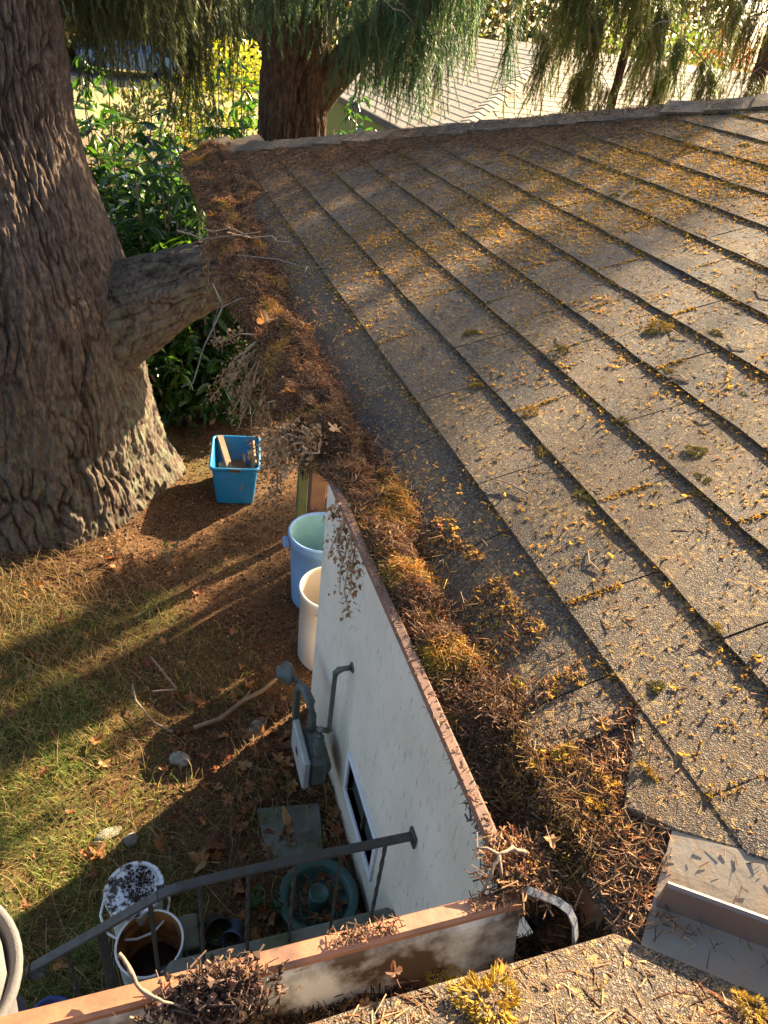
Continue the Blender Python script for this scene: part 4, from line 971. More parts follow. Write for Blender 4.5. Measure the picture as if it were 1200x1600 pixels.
# blue tote
tote = empty('blue_tote', 'blue plastic storage tote holding wood offcuts in the shade', 'storage tote', (.31, 5.42, GZ)); tote.rotation_euler.z = math.radians(-9)
def rrect(hx, hy, r, z, n=5):
    V = []
    for sx_, sy_, a0 in ((1, 1, 0), (-1, 1, 1.5708), (-1, -1, 3.1416), (1, -1, 4.7124)):
        for i in range(n + 1): a = a0 + 1.5708 * i / n; V.append((sx_ * (hx - r) + r * math.cos(a), sy_ * (hy - r) + r * math.sin(a), z))
    return V
def ringstack(rings):
    V = []; F = []; m = len(rings[0])
    for r_ in rings: V += r_
    for i in range(len(rings) - 1):
        for k in range(m): j = (k + 1) % m; F.append((i * m + k, i * m + j, i * m + m + j, i * m + m + k))
    return V, F
V, F = ringstack([rrect(.155, .235, .03, .003), rrect(.16, .24, .035, .02), rrect(.195, .275, .045, .375)]); F.append(tuple(range(23, -1, -1)))
ob('body', py_mesh('body', V, F, 'blue', True), tote)
V, F = ringstack([rrect(.195, .275, .045, .372), rrect(.212, .292, .05, .368), rrect(.214, .294, .05, .388), rrect(.206, .286, .05, .395), rrect(.196, .276, .045, .392), rrect(.190, .270, .045, .38)])
ob('rim', py_mesh('rim', V, F, 'blue', True), tote)
V, F = ringstack([rrect(.190, .270, .045, .382), rrect(.156, .236, .03, .012)]); F.append(tuple(range(24, 48)))
ob('inside', py_mesh('inside', V, F, 'blue', True), tote)
mb = MB(); mb.box((-.05, -.300, .36), (.05, -.288, .393), .003); hd_ = mb.obj('handle', 'iron', tote)
random.seed(12)
for i, (a, b, s, rx, ry, rz, lab) in enumerate([((.24, 5.50, -2.72), 0, (.035, .30, .02), .5, .15, .25, 'long wood strip leaning in the left of the blue tote'), ((.46, 5.40, -2.70), 0, (.012, .24, .13), .0, .1, -.1, 'flat wood panel standing along the right side of the tote'),
        ((.30, 5.30, -2.76), 0, (.17, .04, .03), .1, -.1, .1, 'wood block lying crosswise on top in the tote'), ((.27, 5.42, -2.78), 0, (.14, .035, .03), 0, .15, -.5, 'wood block lying slantwise at the middle of the tote'),
        ((.33, 5.22, -2.80), 0, (.05, .07, .05), .2, .2, .6, 'short wood chunk by the front of the tote'), ((.32, 5.5, -2.86), 0, (.15, .2, .02), .05, 0, .2, 'wide board lying low inside the tote')]):
    mb = MB(); mb.box((-s[0], -s[1], -s[2]), s, .003); o = mb.obj('wood_offcut', 'wood'); o.location = a; o.rotation_euler = (rx, ry, rz); o.scale = (.8, .8, .8); setp(o, lab, 'wood offcut', 'wood offcuts in the blue tote')

# bucket with lid, rusty bucket
b1 = empty('lidded_bucket', 'white bucket with a dirt covered lid beside the railing', 'bucket', (-.62, 1.68, GZ))
mb = MB(); mb.lathe([(.001, 0), (.10, 0), (.105, .01), (.118, .34), (.122, .345), (.122, .36), (.118, .36)], (0, 0, 0), 40); mb.obj('body', 'whiteplastic', b1, True)
mb = MB(); mb.lathe([(.001, .373), (.10, .373), (.108, .371), (.111, .380), (.124, .382), (.128, .376), (.128, .358), (.124, .356)], (0, 0, 0), 40); mb.obj('lid', 'lidplastic', b1, False)
mb = MB(); mb.tube([(-.128, .01, .33), (-.145, -.05, .31), (-.125, -.115, .285), (-.07, -.155, .27), (0, -.165, .265), (.07, -.155, .27), (.125, -.115, .285), (.145, -.05, .31), (.128, .01, .33)], .0055, 8); mb.obj('handle', 'whiteplastic', b1, True)
q = 420; r_ = rng.uniform(0, 1, q) ** .5 * .085; t_ = rng.uniform(0, 6.28, q)
a = crumbs(np.stack([-.60 + r_ * np.cos(t_) * .8, 1.69 + r_ * np.sin(t_), np.full(q, -2.62) + rng.uniform(0, .006, q)], 1), rng.uniform(.004, .016, q), palette(q, [(.04, .022, .013), (.07, .035, .02)]))
setp(ob('dirt', fast_mesh('dirt', a[0], a[1], 'litter', a[2])), 'dark soil clods spilled on the white bucket lid', 'dirt', kind='stuff')
b2 = empty('rusty_bucket', 'open white bucket stained rusty orange inside with dark water', 'bucket', (-.565, 1.445, GZ))
mb = MB(); mb.lathe([(.001, 0), (.115, 0), (.12, .01), (.134, .335), (.139, .338), (.140, .352), (.135, .354), (.131, .350)], (0, 0, 0), 40); mb.obj('body', 'whiteplastic', b2, True)
mb = MB(); mb.lathe([(.131, .350), (.118, .012), (.001, .012)], (0, 0, 0), 40); mb.obj('inside', 'rust', b2, True)
mb = MB(); mb.lathe([(.001, .10), (.1205, .10)], (0, 0, 0), 40); mb.obj('water', 'water', b2)
mb = MB(); mb.tube([(-.14, -.02, .34), (-.148, -.08, .30), (-.11, -.15, .27), (0, -.185, .25), (.11, -.15, .27), (.148, -.08, .30), (.14, -.02, .34)], .003, 6); mb.obj('handle', 'iron', b2, True)
mb = MB(); mb.box((-.50, 1.50, -3.02), (-.36, 1.66, -2.90), .008); setp(mb.obj('concrete_block', 'concrete'), 'dark concrete block behind the rusty bucket', 'block')
# small dark pots and a blue cup
def pot(name, label, cat, x, y, r, h, mat, tilt_=(0, 0)):
    mb = MB(); mb.lathe([(.001, 0), (r * .75, 0), (r, h), (r * 1.08, h), (r * 1.08, h + .008), (r * .93, h + .006), (r * .7, .006), (.001, .006)], (0, 0, 0), 28); o = mb.obj(name, mat, None, True)
    o.location = (x, y, GZ + .01); o.rotation_euler = (tilt_[0], tilt_[1], 0); return setp(o, label, cat)
M['darkblue'] = mat_plain('dark_blue_plastic', (.02, .04, .16), .4); M['blackplastic'] = mat_plain('black_plastic', (.02, .02, .022), .5)
M['bluegrey'] = mat_plain('blue_grey_plastic', (.07, .11, .19), .4)
pot('plant_pot', 'black plastic plant pot lying among dry stems', 'plant pot', -.29, 1.64, .06, .10, 'blackplastic', (.9, .3))
pot('cup', 'small blue grey cup lying beside the black pot', 'cup', -.18, 1.60, .045, .09, 'bluegrey', (1.0, -.8))
pot('blue_bucket', 'dark blue bucket below the end of the railing', 'bucket', -.97, 1.33, .085, .14, 'darkblue', (0, 0))
# green planter / umbrella base
gp = empty('green_planter_ring', 'round green plastic planter base with a centre post by the wall', 'planter', (.215, 1.60, GZ))
mb = MB(); mb.lathe([(.185, .0), (.19, .085), (.196, .09), (.196, .10), (.188, .102), (.165, .098), (.15, .09), (.147, .03), (.001, .03)], (0, 0, 0), 56); mb.obj('bowl', 'green', gp, True)
mb = MB(); mb.lathe([(.05, .03), (.052, .12), (.048, .128), (.04, .13), (.038, .124), (.001, .124)], (0, 0, 0), 32); mb.obj('centre_post', 'green', gp, True)
for i in range(60):
    a = random.uniform(0, 6.28); r_ = random.uniform(.06, .14); o = ob('fallen_leaf', random.choice(leafm)); s = random.uniform(.014, .028)
    o.location = (.215 + r_ * math.cos(a), 1.60 + r_ * math.sin(a), GZ + .045 + random.uniform(0, .02)); o.scale = (s, s, s); o.rotation_euler = (random.uniform(-.9, .9), random.uniform(-.9, .9), a)
    setp(o, 'small dry brown leaf collected inside the round green planter', 'leaf', 'leaves in the green planter')

# small seedling plants by the big tree root
def sprig_plant(label, x, y, h, seed, leafmat='laurel', name='seedling', cat='plant'):
    r = random.Random(seed); e = empty(name, label, cat, (x, y, float(ground_h(x, y)))); st = MB(); lf = MB()
    for i in range(7):
        a = r.uniform(0, 6.28); hh = h * r.uniform(.5, 1); tip = Vector((math.cos(a) * hh * .35, math.sin(a) * hh * .35, hh)); mid_ = tip * .5 + Vector((0, 0, .02)); st.tube([(0, 0, 0), mid_, tip], [.003, .0025, .0015], 4)
        for k in range(9):
            p = mid_.lerp(tip, r.uniform(0, 1.1)); b = r.uniform(0, 6.28); L_ = r.uniform(.012, .03); d = Vector((math.cos(b), math.sin(b), r.uniform(-.4, .6))) * L_; w = Vector((-math.sin(b), math.cos(b), .2)) * L_ * .35
            lf.add([p, p + d * .5 + w, p + d, p + d * .5 - w], [(0, 1, 2, 3)])
    st.obj('stem', 'twig', e); lf.obj('foliage', leafmat, e)
sprig_plant('small yellowish dry weed at the foot of the big trunk', -.72, 4.50, .24, 1, 'deadleaf')
sprig_plant('small green seedling on bare soil right of the big trunk', -.33, 4.42, .30, 2)
sprig_plant('tiny sunlit seedling in front of the dry weed', -.62, 4.38, .16, 3, 'deadleaf')
sprig_plant('green leafy weed growing at the edge of the green planter', .03, 1.62, .14, 5)
sprig_plant('green weed with narrow leaves behind the railing', -.10, 1.66, .16, 6)

# ------------------------------------------------------------------ debris on the roof and in the gutters
def roof_pts(n, x0, x1, y0, y1, wfun):
    x = rng.uniform(x0, x1, n); y = rng.uniform(y0, y1, n)
    k = (rng.uniform(0, 1, n) < wfun(x, y)) & (x + y < LEN - .02) & (x + y > .17); return x[k], y[k]
def tang(n, spread=.12):
    t = rng.uniform(0, 6.28, n); return np.stack([np.cos(t), np.sin(t), np.cos(t) * P_ + rng.normal(0, spread, n)], 1)
# overall sprinkle of moss crumbs
den = lambda x, y: np.clip(.25 + .75 * sstep(-.25, .45, fbm(x * 2.4, y * 2.4, 4, 4)), 0, 1) * (.35 + .65 * sstep(.0, .9, x + .2 * y))
parts = []
x, y = roof_pts(270000, -.03, 2.1, -.6, 4, lambda x, y: den(x, y) * np.where(y > 2.2, .5, 1) * (y > 1.3 * x - .5))
z = roof1_h(x, y); n = len(x)
w = sstep(.1, 1.2, x)[:, None]; c = palette(n, MOSSY) * (.45 + .55 * w) + palette(n, BROWN) * (.55 - .55 * w)
q = rng.uniform(0, 1, n) < .6; parts.append(tufts(np.stack([x, y, z + .001], 1)[q], (rng.uniform(.003, .0095, n) * (1 + .3 * (y > 1.5)))[q], c[q])); q = ~q & (rng.uniform(0, 1, n) < .75); parts.append(crumbs(np.stack([x, y, z + .0005], 1)[q], rng.uniform(.0014, .0042, n)[q], c[q]))
# moss caught below every butt edge, plus dark tufts painting the gap's shade
n = 60000; k = rng.integers(0, 15, n); x = (S0 + EXP * k) * CT - np.abs(rng.normal(0, .006, n)) - .001; y = rng.uniform(-.9, 4, n)
keep = (rng.uniform(0, 1, n) < (.15 + .85 * sstep(-.1, .5, vn(x * 7, y * 7, 5))) * (.4 + .6 * sstep(0, 1.2, x))) & (x + y < LEN - .02) & (x + y > .17); x, y = x[keep], y[keep]; n = len(x)
parts.append(tufts(np.stack([x, y, roof1_h(x, y) + rng.uniform(0, .004, n)], 1), rng.uniform(.004, .010, n), palette(n, MOSSY + [(.08, .06, .02), (.05, .035, .02)] * 2)))
n = 40000; x = rng.uniform(-.02, 2.1, n); y = rng.uniform(-.6, 3.6, n); k = (y > 1.3 * x - .5) & (x + y < LEN - .03) & (x + y > .18) & (rng.uniform(0, 1, n) < sstep(.0, .45, fbm(x * 9, y * 9, 14, 3)) * (.25 + .75 * sstep(0, 1, x + .15 * y))); x, y = x[k], y[k]; n = len(x)
parts.append(tufts(np.stack([x, y, roof1_h(x, y) + .002], 1), rng.uniform(.007, .015, n), palette(n, MOSSY)))
V, F, C = joinarr(parts); o = ob('moss_and_shade_crumbs', fast_mesh('moss_and_shade_crumbs', V, F, 'litter', C)); setp(o, 'ochre moss crumbs sprinkled over the roof shingles, with dark tufts as painted shade at the butt edges', 'moss', kind='stuff')
# joints between tabs hold ridges of moss
parts = []
for k in range(0, 15):
    off = (k % 2) * PITCH / 2 + (k % 3) * .014 + .12
    for j in range(-4, 14):
        yj = off + j * PITCH - .0025
        if random.random() < .35: continue
        m = random.randint(30, 170); f = rng.uniform(0, random.uniform(.4, 1), m); x = (S0 + EXP * (k + f)) * CT; y = yj + rng.normal(0, .0028, m)
        kk = (x + y < LEN - .05) & (x + y > .18); x, y = x[kk], y[kk]; m = len(x)
        if m: parts.append(tufts(np.stack([x, y, roof1_h(x, y) + rng.uniform(-.003, .003, m)], 1), rng.uniform(.004, .008, m), palette(m, MOSSY + [(.06, .045, .02)] * 2)))
V, F, C = joinarr(parts); o = ob('joint_moss', fast_mesh('joint_moss', V, F, 'litter', C)); setp(o, 'thin lines of moss grown in the joints between shingles', 'moss', kind='stuff')
# loose needles on the roof: light everywhere, thick mat near the far corner and hip
def wneed(x, y):
    dh = (LEN - x - y) / 1.414
    a = .10 * den(x, y) + sstep(.62, .12, dh) * sstep(1.35, .35, x) * .9 + sstep(.14, .02, dh) * .5
    a += sstep(.55, .1, x) * sstep(2.1, 3.2, y) * .45 + sstep(.11, .0, x) * .35 * sstep(.9, .3, y)
    return np.clip(a * (.55 + .8 * sstep(-.3, .3, fbm(x * 6, y * 6, 8, 3))), 0, 1)
x, y = roof_pts(110000, -.03, 2.1, -.6, 4, lambda x, y: wneed(x, y) * (y > 1.3 * x - .5))
tt = rng.uniform(0, 1, 70000) ** 1.4; dd = rng.exponential(.27, 70000) * (1.15 - .65 * tt) ; xx = tt * 1.5 - dd * .25; yy = LEN - tt * 1.5 - dd * 1.15; kk = (xx > -.03) & (xx + yy < LEN - .03) & (rng.uniform(0, 1, 70000) < .35 + .65 * sstep(-.35, .2, fbm(xx * 5, yy * 5, 8, 3)))
x = np.concatenate([x, xx[kk]]); y = np.concatenate([y, yy[kk]]); n = len(x)
V, F, C = needles(np.stack([x, y, roof1_h(x, y) + rng.uniform(.001, .012, n) * sstep(2, 3, y) + .0015], 1), tang(n), rng.uniform(.008, .024, n), rng.uniform(.0009, .0018, n), palette(n, [(.20, .115, .055), (.28, .17, .09), (.14, .08, .042), (.36, .24, .13), (.09, .055, .03)]), True)
o = ob('roof_needles', fast_mesh('roof_needles', V, F, 'litter', C)); setp(o, 'brown dry needles matted on the far corner of the roof', 'needle litter', kind='stuff')
n = 9000; t_ = rng.uniform(0, 2.2, n); pr = rng.normal(0, .05, n); k = (vn(t_ * 5, 3.1) + .25 * vn(t_ * 17, pr * 20) > -.1) & (np.abs(pr) < .1); t_, pr = t_[k], pr[k]; n = len(t_)
x = t_ + pr; y = LEN - t_ + pr; V, F, C = needles(np.stack([x, y, P_ * t_ - np.abs(pr) * P_ + .026 + rng.uniform(0, .008, n)], 1), tang(n), rng.uniform(.008, .026, n), rng.uniform(.0009, .0018, n), palette(n, BROWN))
o = ob('hip_needles', fast_mesh('hip_needles', V, F, 'litter', C)); setp(o, 'brown needles scattered along the hip cap shingles', 'needle litter', kind='stuff')
# near needles, valley and near wing
def near_pts(n):
    u = rng.uniform(-.55, .3, n); v = rng.uniform(-.22, .16, n); return u, v
n = 9000; x = rng.uniform(-.9, .35, n); y = rng.uniform(-.25, .036, n); k = (x + y < -.02) & (rng.uniform(0, 1, n) < .30 + .55 * sstep(.0, .4, vn(x * 14, y * 14, 2))); x, y = x[k], y[k]; n = len(x)
kk = np.floor(((.038) - y) / (EXP * CT)); f = ((.038) - y) / (EXP * CT) - kk; z = P_ * (YV - y) + TK * (1.9 - .9 * f)
d = tang(n, .15); d[:, 2] = -d[:, 1] * P_ + rng.normal(0, .15, n)
p1 = needles(np.stack([x, y, z + .002], 1), d, rng.uniform(.004, .024, n), rng.uniform(.0006, .0019, n), palette(n, BROWN + [(.42, .27, .13), (.5, .36, .2)], None, .4))
n = 1500; w_ = rng.uniform(0, .155, n) ** 1; t_ = rng.uniform(0, .5, n) ** 1.3; k = (rng.uniform(0, 1, n) < .10 + .9 * sstep(.25, .6, vn(w_ * 40, t_ * 22, 7))) & ((w_ < .045) | (w_ > .07)); w_, t_ = w_[k], t_[k]; n = len(w_)
x = (-.052 + w_) / 2 + t_ * .7071; y = (.052 + w_) / 2 - t_ * .7071; z = np.maximum(P_ * x, P_ * (YV - y)) + .010
p2 = needles(np.stack([x, y, z + .001], 1), tang(n, .15), rng.uniform(.004, .018, n), rng.uniform(.0006, .0016, n), palette(n, BROWN))
n = 7000; x = rng.uniform(-.04, .10, n); y = rng.uniform(.03, .25, n); k = (x - y < -.055) & (x + y > .0) & (rng.uniform(0, 1, n) < .25 + .6 * sstep(-.1, .3, vn(x * 20, y * 20, 3))); x, y = x[k], y[k]; n = len(x)
p3 = needles(np.stack([x, y, np.maximum(deck1(x, y), P_ * (YV - y)) + rng.uniform(.003, .010, n)], 1), tang(n, .3), rng.uniform(.004, .024, n), rng.uniform(.0006, .0019, n), palette(n, BROWN + [(.42, .27, .13), (.5, .36, .2)], None, .4))
V, F, C = joinarr([p1, p2, p3]); o = ob('valley_needles', fast_mesh('valley_needles', V, F, 'litter', C)); setp(o, 'short broken needles and twig bits around the roof valley', 'needle litter', kind='stuff')
n = 5200; x = rng.uniform(-.9, .35, n); y = rng.uniform(-.25, .036, n); k = (x + y < -.02) & (rng.uniform(0, 1, n) < .5); x, y = x[k], y[k]; n = len(x)
kk = np.floor(((.038) - y) / (EXP * CT)); f = ((.038) - y) / (EXP * CT) - kk; z = P_ * (YV - y) + TK * (1.9 - .9 * f)
a = crumbs(np.stack([x, y, z + .001], 1), rng.uniform(.0015, .006, n), palette(n, BROWN + MOSSY)); o = ob('grit', fast_mesh('grit', a[0], a[1], 'litter', a[2])); setp(o, 'fine grit and crumbs on the near roof wing', 'grit', kind='stuff')

# heap of needles and moss along the far gutter
def heap_x(y):      # outer and inner edge of the heap, and its crest
    xo = -.09 - .06 * np.exp(-((y - 1.0) / .12) ** 2) - .045 * sstep(.95, 1.2, y) - .03 * sstep(1.0, 1.3, y) * (.5 + .5 * vn(y * 5, 1.7)) ; xo = np.where(y < .8, -.098, xo)
    xi = -.012 + .075 * sstep(2.4, 3.1, y) + .020 * vn(y * 4, 8.2) + .012 * vn(y * 13, 2.2) - .02 * sstep(.4, .2, y)
    return xo, xi
def heap_h(x, y):
    xo, xi = heap_x(y); u = (x - xo) / (xi - xo); prof = np.clip(np.sin(np.pi * np.clip(u, 0, 1)), 0, 1) ** .55
    hh = (.014 + .022 * sstep(.85, 1.1, y) + .006 * sstep(.35, .6, y) - .012 * sstep(2.6, 3.6, y)) * (1 + .7 * vn(x * 16, y * 16, 1) + .5 * vn(x * 37, y * 37, 2))
    basez = np.where(x < -.03, -.050 + .012 * sstep(.3, .7, y) - .022 * sstep(.35, .16, y), deck1(x, y) + .006)
    edge = deck1(np.maximum(x, -.03), y) + .01; basez = np.where(x < -.03, basez * np.clip((-.03 - x) / .05, 0, 1) + edge * (1 - np.clip((-.03 - x) / .05, 0, 1)), basez)
    return basez + hh * prof * np.where(u < 0, 0, 1)
ys = np.linspace(.10, LEN + .02, 420); us = np.linspace(0, 1, 26); Yg, Ug = np.meshgrid(ys, us, indexing='ij'); xo, xi = heap_x(Yg); Xg = xo + (xi - xo) * Ug; Zg = heap_h(Xg, Yg)
V = np.stack([Xg, Yg, Zg], -1); b = V.copy(); b[..., 2] = np.minimum(V[..., 2] - .02, -.06)
hp = ob('gutter_muck', fast_mesh('gutter_muck', V.reshape(-1, 3), grid_faces(len(ys), len(us)), 'dirt', None, True)); hp.data.flip_normals(); setp(hp, 'dark composted muck packed along the far gutter under needles', 'muck', kind='stuff')
n = 95000; y = .10 + (LEN - .10) * rng.uniform(0, 1, n) ** 1.15; u = rng.uniform(0, 1, n) ; xo, xi = heap_x(y); x = xo + (xi - xo) * u + rng.normal(0, .006, n) + .03 * np.clip(rng.normal(0, 1, n), 0, 3) * (rng.uniform(0, 1, n) < .12); z = np.where(x > xi, roof1_h(x, y) + .002, heap_h(np.clip(x, xo + .001, xi), y)) + np.abs(rng.normal(0, .006, n))
d = rng.normal(size=(n, 3)) * (1, 1, .55)
wm = (sstep(.25, .8, vn(x * 12, y * 12, 6) + .35 * sstep(1.4, .7, y)))[:, None] > rng.uniform(0, 1, (n, 1))
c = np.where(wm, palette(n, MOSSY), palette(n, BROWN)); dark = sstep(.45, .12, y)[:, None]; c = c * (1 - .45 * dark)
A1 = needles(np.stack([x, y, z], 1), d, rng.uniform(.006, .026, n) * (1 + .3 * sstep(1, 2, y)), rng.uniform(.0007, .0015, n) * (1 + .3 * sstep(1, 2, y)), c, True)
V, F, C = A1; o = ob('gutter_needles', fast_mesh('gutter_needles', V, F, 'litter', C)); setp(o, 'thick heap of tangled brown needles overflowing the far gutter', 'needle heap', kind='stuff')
n = 17000; y = rng.uniform(.12, 1.1, n) ; u = rng.uniform(0, 1, n) ** 1.0 * (1 + 1.1 * sstep(.85, .55, y)); xo, xi = heap_x(y); x = xo + (xi - xo) * u; z = np.where(u < 1, heap_h(np.clip(x, xo, xi), y), roof1_h(x, y)) + np.abs(rng.normal(0, .003, n)); k = (vn(x * 22, y * 22, 6) > .0) & (rng.uniform(0, 1, n) < np.where(u > 1, .55, 1)); x, y, z = x[k], y[k], z[k]; n = len(x)
a = tufts(np.stack([x, y, z], 1), rng.uniform(.004, .012, n), palette(n, MOSSY[:3] + BROWN * 2)); o = ob('gutter_moss', fast_mesh('gutter_moss', a[0], a[1], 'litter', a[2])); setp(o, 'crumbled moss mixed into the gutter heap near the white wall', 'moss', kind='stuff')
# needles spilling over the outer lip and down
n = 9000; y = rng.uniform(.95, 3.9, n); k = vn(y * 5, 3.3) > -.2; y = y[k]; n = len(y); dr_ = rng.uniform(0, 1, n) ** 2 * (.05 + .10 * np.clip(vn(y * 4, 9.1) + .4, 0, 1)); x = -.125 - rng.uniform(0, .02, n) - dr_ * .1
d = rng.normal(size=(n, 3)) * (.4, .6, 1.1); V, F, C = needles(np.stack([x, y, -.025 - dr_], 1), d, rng.uniform(.012, .04, n), rng.uniform(.001, .0022, n), palette(n, BROWN)); o = ob('hanging_needles', fast_mesh('hanging_needles', V, F, 'litter', C)); setp(o, 'needles hanging over the outer lip of the far gutter', 'needle litter', kind='stuff')

# muck in the near gutter
ys = np.linspace(-3.3, -.02, 330); us = np.linspace(0, 1, 20); Xg, Ug = np.meshgrid(ys, us, indexing='ij'); Yg = .030 + (.104 - .030) * Ug
def gutB_h(x, y): return -.117 + .016 * vn(x * 16, y * 16, 3) + .012 * vn(x * 40, y * 40, 5) + .045 * np.exp(-((x + .41) / .045) ** 2) + .05 * sstep(-.07, -.03, x) * sstep(.05, .09, y)
V = np.stack([Xg, Yg, gutB_h(Xg, Yg)], -1); o = ob('near_gutter_muck', fast_mesh('near_gutter_muck', V.reshape(-1, 3), grid_faces(len(ys), len(us)), 'dirt', None, True)); setp(o, 'wet dark muck lying in the near gutter trough', 'muck', kind='stuff')
n = 9000; x = rng.uniform(-1.1, -.03, n); y = rng.uniform(.032, .104, n); z = gutB_h(x, y) + np.abs(rng.normal(0, .005, n))
P1 = needles(np.stack([x, y, z], 1), rng.normal(size=(n, 3)) * (1, 1, .5), rng.uniform(.006, .024, n), rng.uniform(.001, .0022, n), palette(n, BROWN[:3] + [(.05, .03, .018)] * 3))
n = 900; x = rng.normal(-.405, .024, n); y = rng.normal(.086, .010, n); hgt = .030 * np.exp(-((x + .40) / .045) ** 2) * np.exp(-((y - .09) / .03) ** 2); z = -.03 + rng.uniform(-.6, 1, n) * hgt
PC = crumbs(np.stack([x, y, z], 1)[:700], rng.uniform(.003, .010, 700), palette(700, [(.10, .06, .04), (.18, .11, .08), (.05, .03, .02)]))
P2 = needles(np.stack([x, y, z], 1), rng.normal(size=(n, 3)), rng.uniform(.006, .022, n), rng.uniform(.0007, .0027, n), palette(n, [(.11, .07, .055), (.16, .11, .085), (.22, .15, .11), (.07, .045, .035)]))
n = 1300; x = rng.uniform(-.7, -.12, n); k = vn(x * 18, 4.4) > .3; x = x[k]; n = len(x); y = rng.uniform(.098, .113, n); P3 = needles(np.stack([x, y, np.full(n, -.0255) + rng.uniform(0, .004, n)], 1), rng.normal(size=(n, 3)) * (1, 1, .3), rng.uniform(.003, .013, n), rng.uniform(.0009, .002, n), palette(n, BROWN + [(.06, .04, .03)] * 3))
n = 260; y = rng.uniform(.14, .9, n); x = rng.uniform(-.117, -.10, n); P4 = needles(np.stack([x, y, np.full(n, -.0245)], 1), rng.normal(size=(n, 3)) * (1, 1, .3), rng.uniform(.003, .010, n), rng.uniform(.0009, .0018, n), palette(n, BROWN))
n = 2000; x = rng.normal(-.085, .020, n); y = rng.normal(.128, .014, n); P5 = needles(np.stack([x, y, -.028 + rng.uniform(0, .012, n)], 1), rng.normal(size=(n, 3)) * (1, 1, .5), rng.uniform(.008, .028, n), rng.uniform(.001, .0024, n), palette(n, BROWN + [(.40, .26, .14)]))
setp(ob('gutter_clods', fast_mesh('gutter_clods', PC[0], PC[1], 'litter', PC[2])), 'small dark clods in the needle pile on the near gutter', 'muck', kind='stuff')
V, F, C = joinarr([P1, P2, P3, P4, P5]); o = ob('near_gutter_needles', fast_mesh('near_gutter_needles', V, F, 'litter', C)); setp(o, 'dark broken needles and clods in and on the near gutter', 'needle litter', kind='stuff')

# moss clumps, each a thing
def moss_mesh(seed):
    r = np.random.default_rng(seed); n = 460; u = r.uniform(0, 1, n); t = r.uniform(0, 6.28, n); zz = u; rr = np.sqrt(1 - zz * zz * .9); lump = 1 + .3 * np.sin(3 * t + seed) + .15 * np.sin(7 * t)
    pos = np.stack([rr * np.cos(t) * lump, rr * np.sin(t) * lump, zz * .55], 1) * .5; d = pos + r.normal(0, .16, (n, 3)) + (0, 0, .15)
    R = frames(d, r.uniform(0, 6.28, n)); V, F, C = scatter_arrays(CV, CF, pos, R, np.stack([r.uniform(.12, .34, n), r.uniform(.03, .06, n), r.uniform(.03, .06, n)], 1), np.ones((n, 3)))
    return fast_mesh('moss_clump', V, F, 'moss', C)
mossm = [moss_mesh(i) for i in range(5)]
M['goldmoss'] = mat_leaf_obj('golden_moss', [(0, (.46, .31, .03)), (.5, (.55, .36, .04)), (1, (.42, .31, .04))], .9, .3, (1.5, 1.3, .6))
gold = moss_mesh(11); gold.materials[0] = M['goldmoss']
named = [(.60, 1.02, .045, 'bright yellow moss clump on the sunny middle of the roof'), (.42, .62, .030, 'lone moss clump on the right part of the roof'), (.22, 1.03, .026, 'small dark moss clump with a shadow low on the roof'),
         (.07, .17, .024, 'yellow moss tuft on the corner shingle by the valley'), (.26, .87, .030, 'moss clump sitting on a shingle edge left of centre'), (.29, 1.25, .028, 'thin moss clump higher on the lower courses'), (.41, 1.05, .032, 'moss clump lying on a shingle joint near the centre'),
         (.98, 1.76, .036, 'right one of two dark moss clumps high on the roof'), (.93, 1.78, .030, 'left one of two dark moss clumps high on the roof'), (1.30, 1.98, .055, 'brown moss clump below the hip'), (-.013, .715, .026, 'brown moss ball beside the gutter heap'),
         (.13, .26, .018, 'small moss tuft above the corner shingle'), (.24, .30, .016, 'small moss tuft on the lower right shingles'), (.0, .158, .018, 'yellow moss tuft between gutter heap and valley'), (.0, .225, .022, 'moss tuft at the inner edge of the gutter heap')]
for x, y, s, lab in named:
    o = ob('moss_clump', gold if 'yellow' in lab else random.choice(mossm)); o.location = (x, y, float(roof1_h(x, y)) - .001); o.scale = (s * 1.1, s, s * .8); o.rotation_euler = (0, -TH, random.uniform(0, 6)); setp(o, lab, 'moss clump', 'moss clumps on the roof')
for x, y, z, s, lab in [(-.19, .008, 0, .046, 'large golden moss clump on the near roof wing at the gutter edge'), (.015, -.055, 0, .022, 'yellow moss tuft at the bottom right corner of the picture'), (-.075, .42, .01, .032, 'big golden moss clump on the gutter heap beside the white wall'),
                        (-.045, .44, .012, .026, 'golden moss clump on the inner side of the gutter heap'), (-.08, .335, .0, .026, 'round golden moss tuft on the heap nearer the corner'), (-.06, .52, .015, .03, 'olive moss clump half way along the gutter heap'), (-.03, .50, .015, .03, 'dark olive moss clump next to the shingles'),
                        (-.02, .56, .015, .03, 'low olive moss clump on the heap by the shingle edge'), (.005, .34, .0, .02, 'yellow moss tuft at the start of the shingles'), (-.185, .085, -.10, .026, 'dull moss clump inside the near gutter')]:
    zz = {True: P_ * (YV - y) + .012, False: None}[x < -.15 and y < .07 or y < 0]
    if zz is None: zz = z if z < -.04 else float(heap_h(np.array(max(x, -.08)), np.array(y)))
    o = ob('moss_clump', gold if ('golden' in lab or 'yellow' in lab) else random.choice(mossm)); o.location = (x, y, zz); o.scale = (s * 1.15, s, s * .85); o.rotation_euler.z = random.uniform(0, 6); setp(o, lab, 'moss clump', 'moss clumps on the roof')
random.seed(77)
c_ = 0
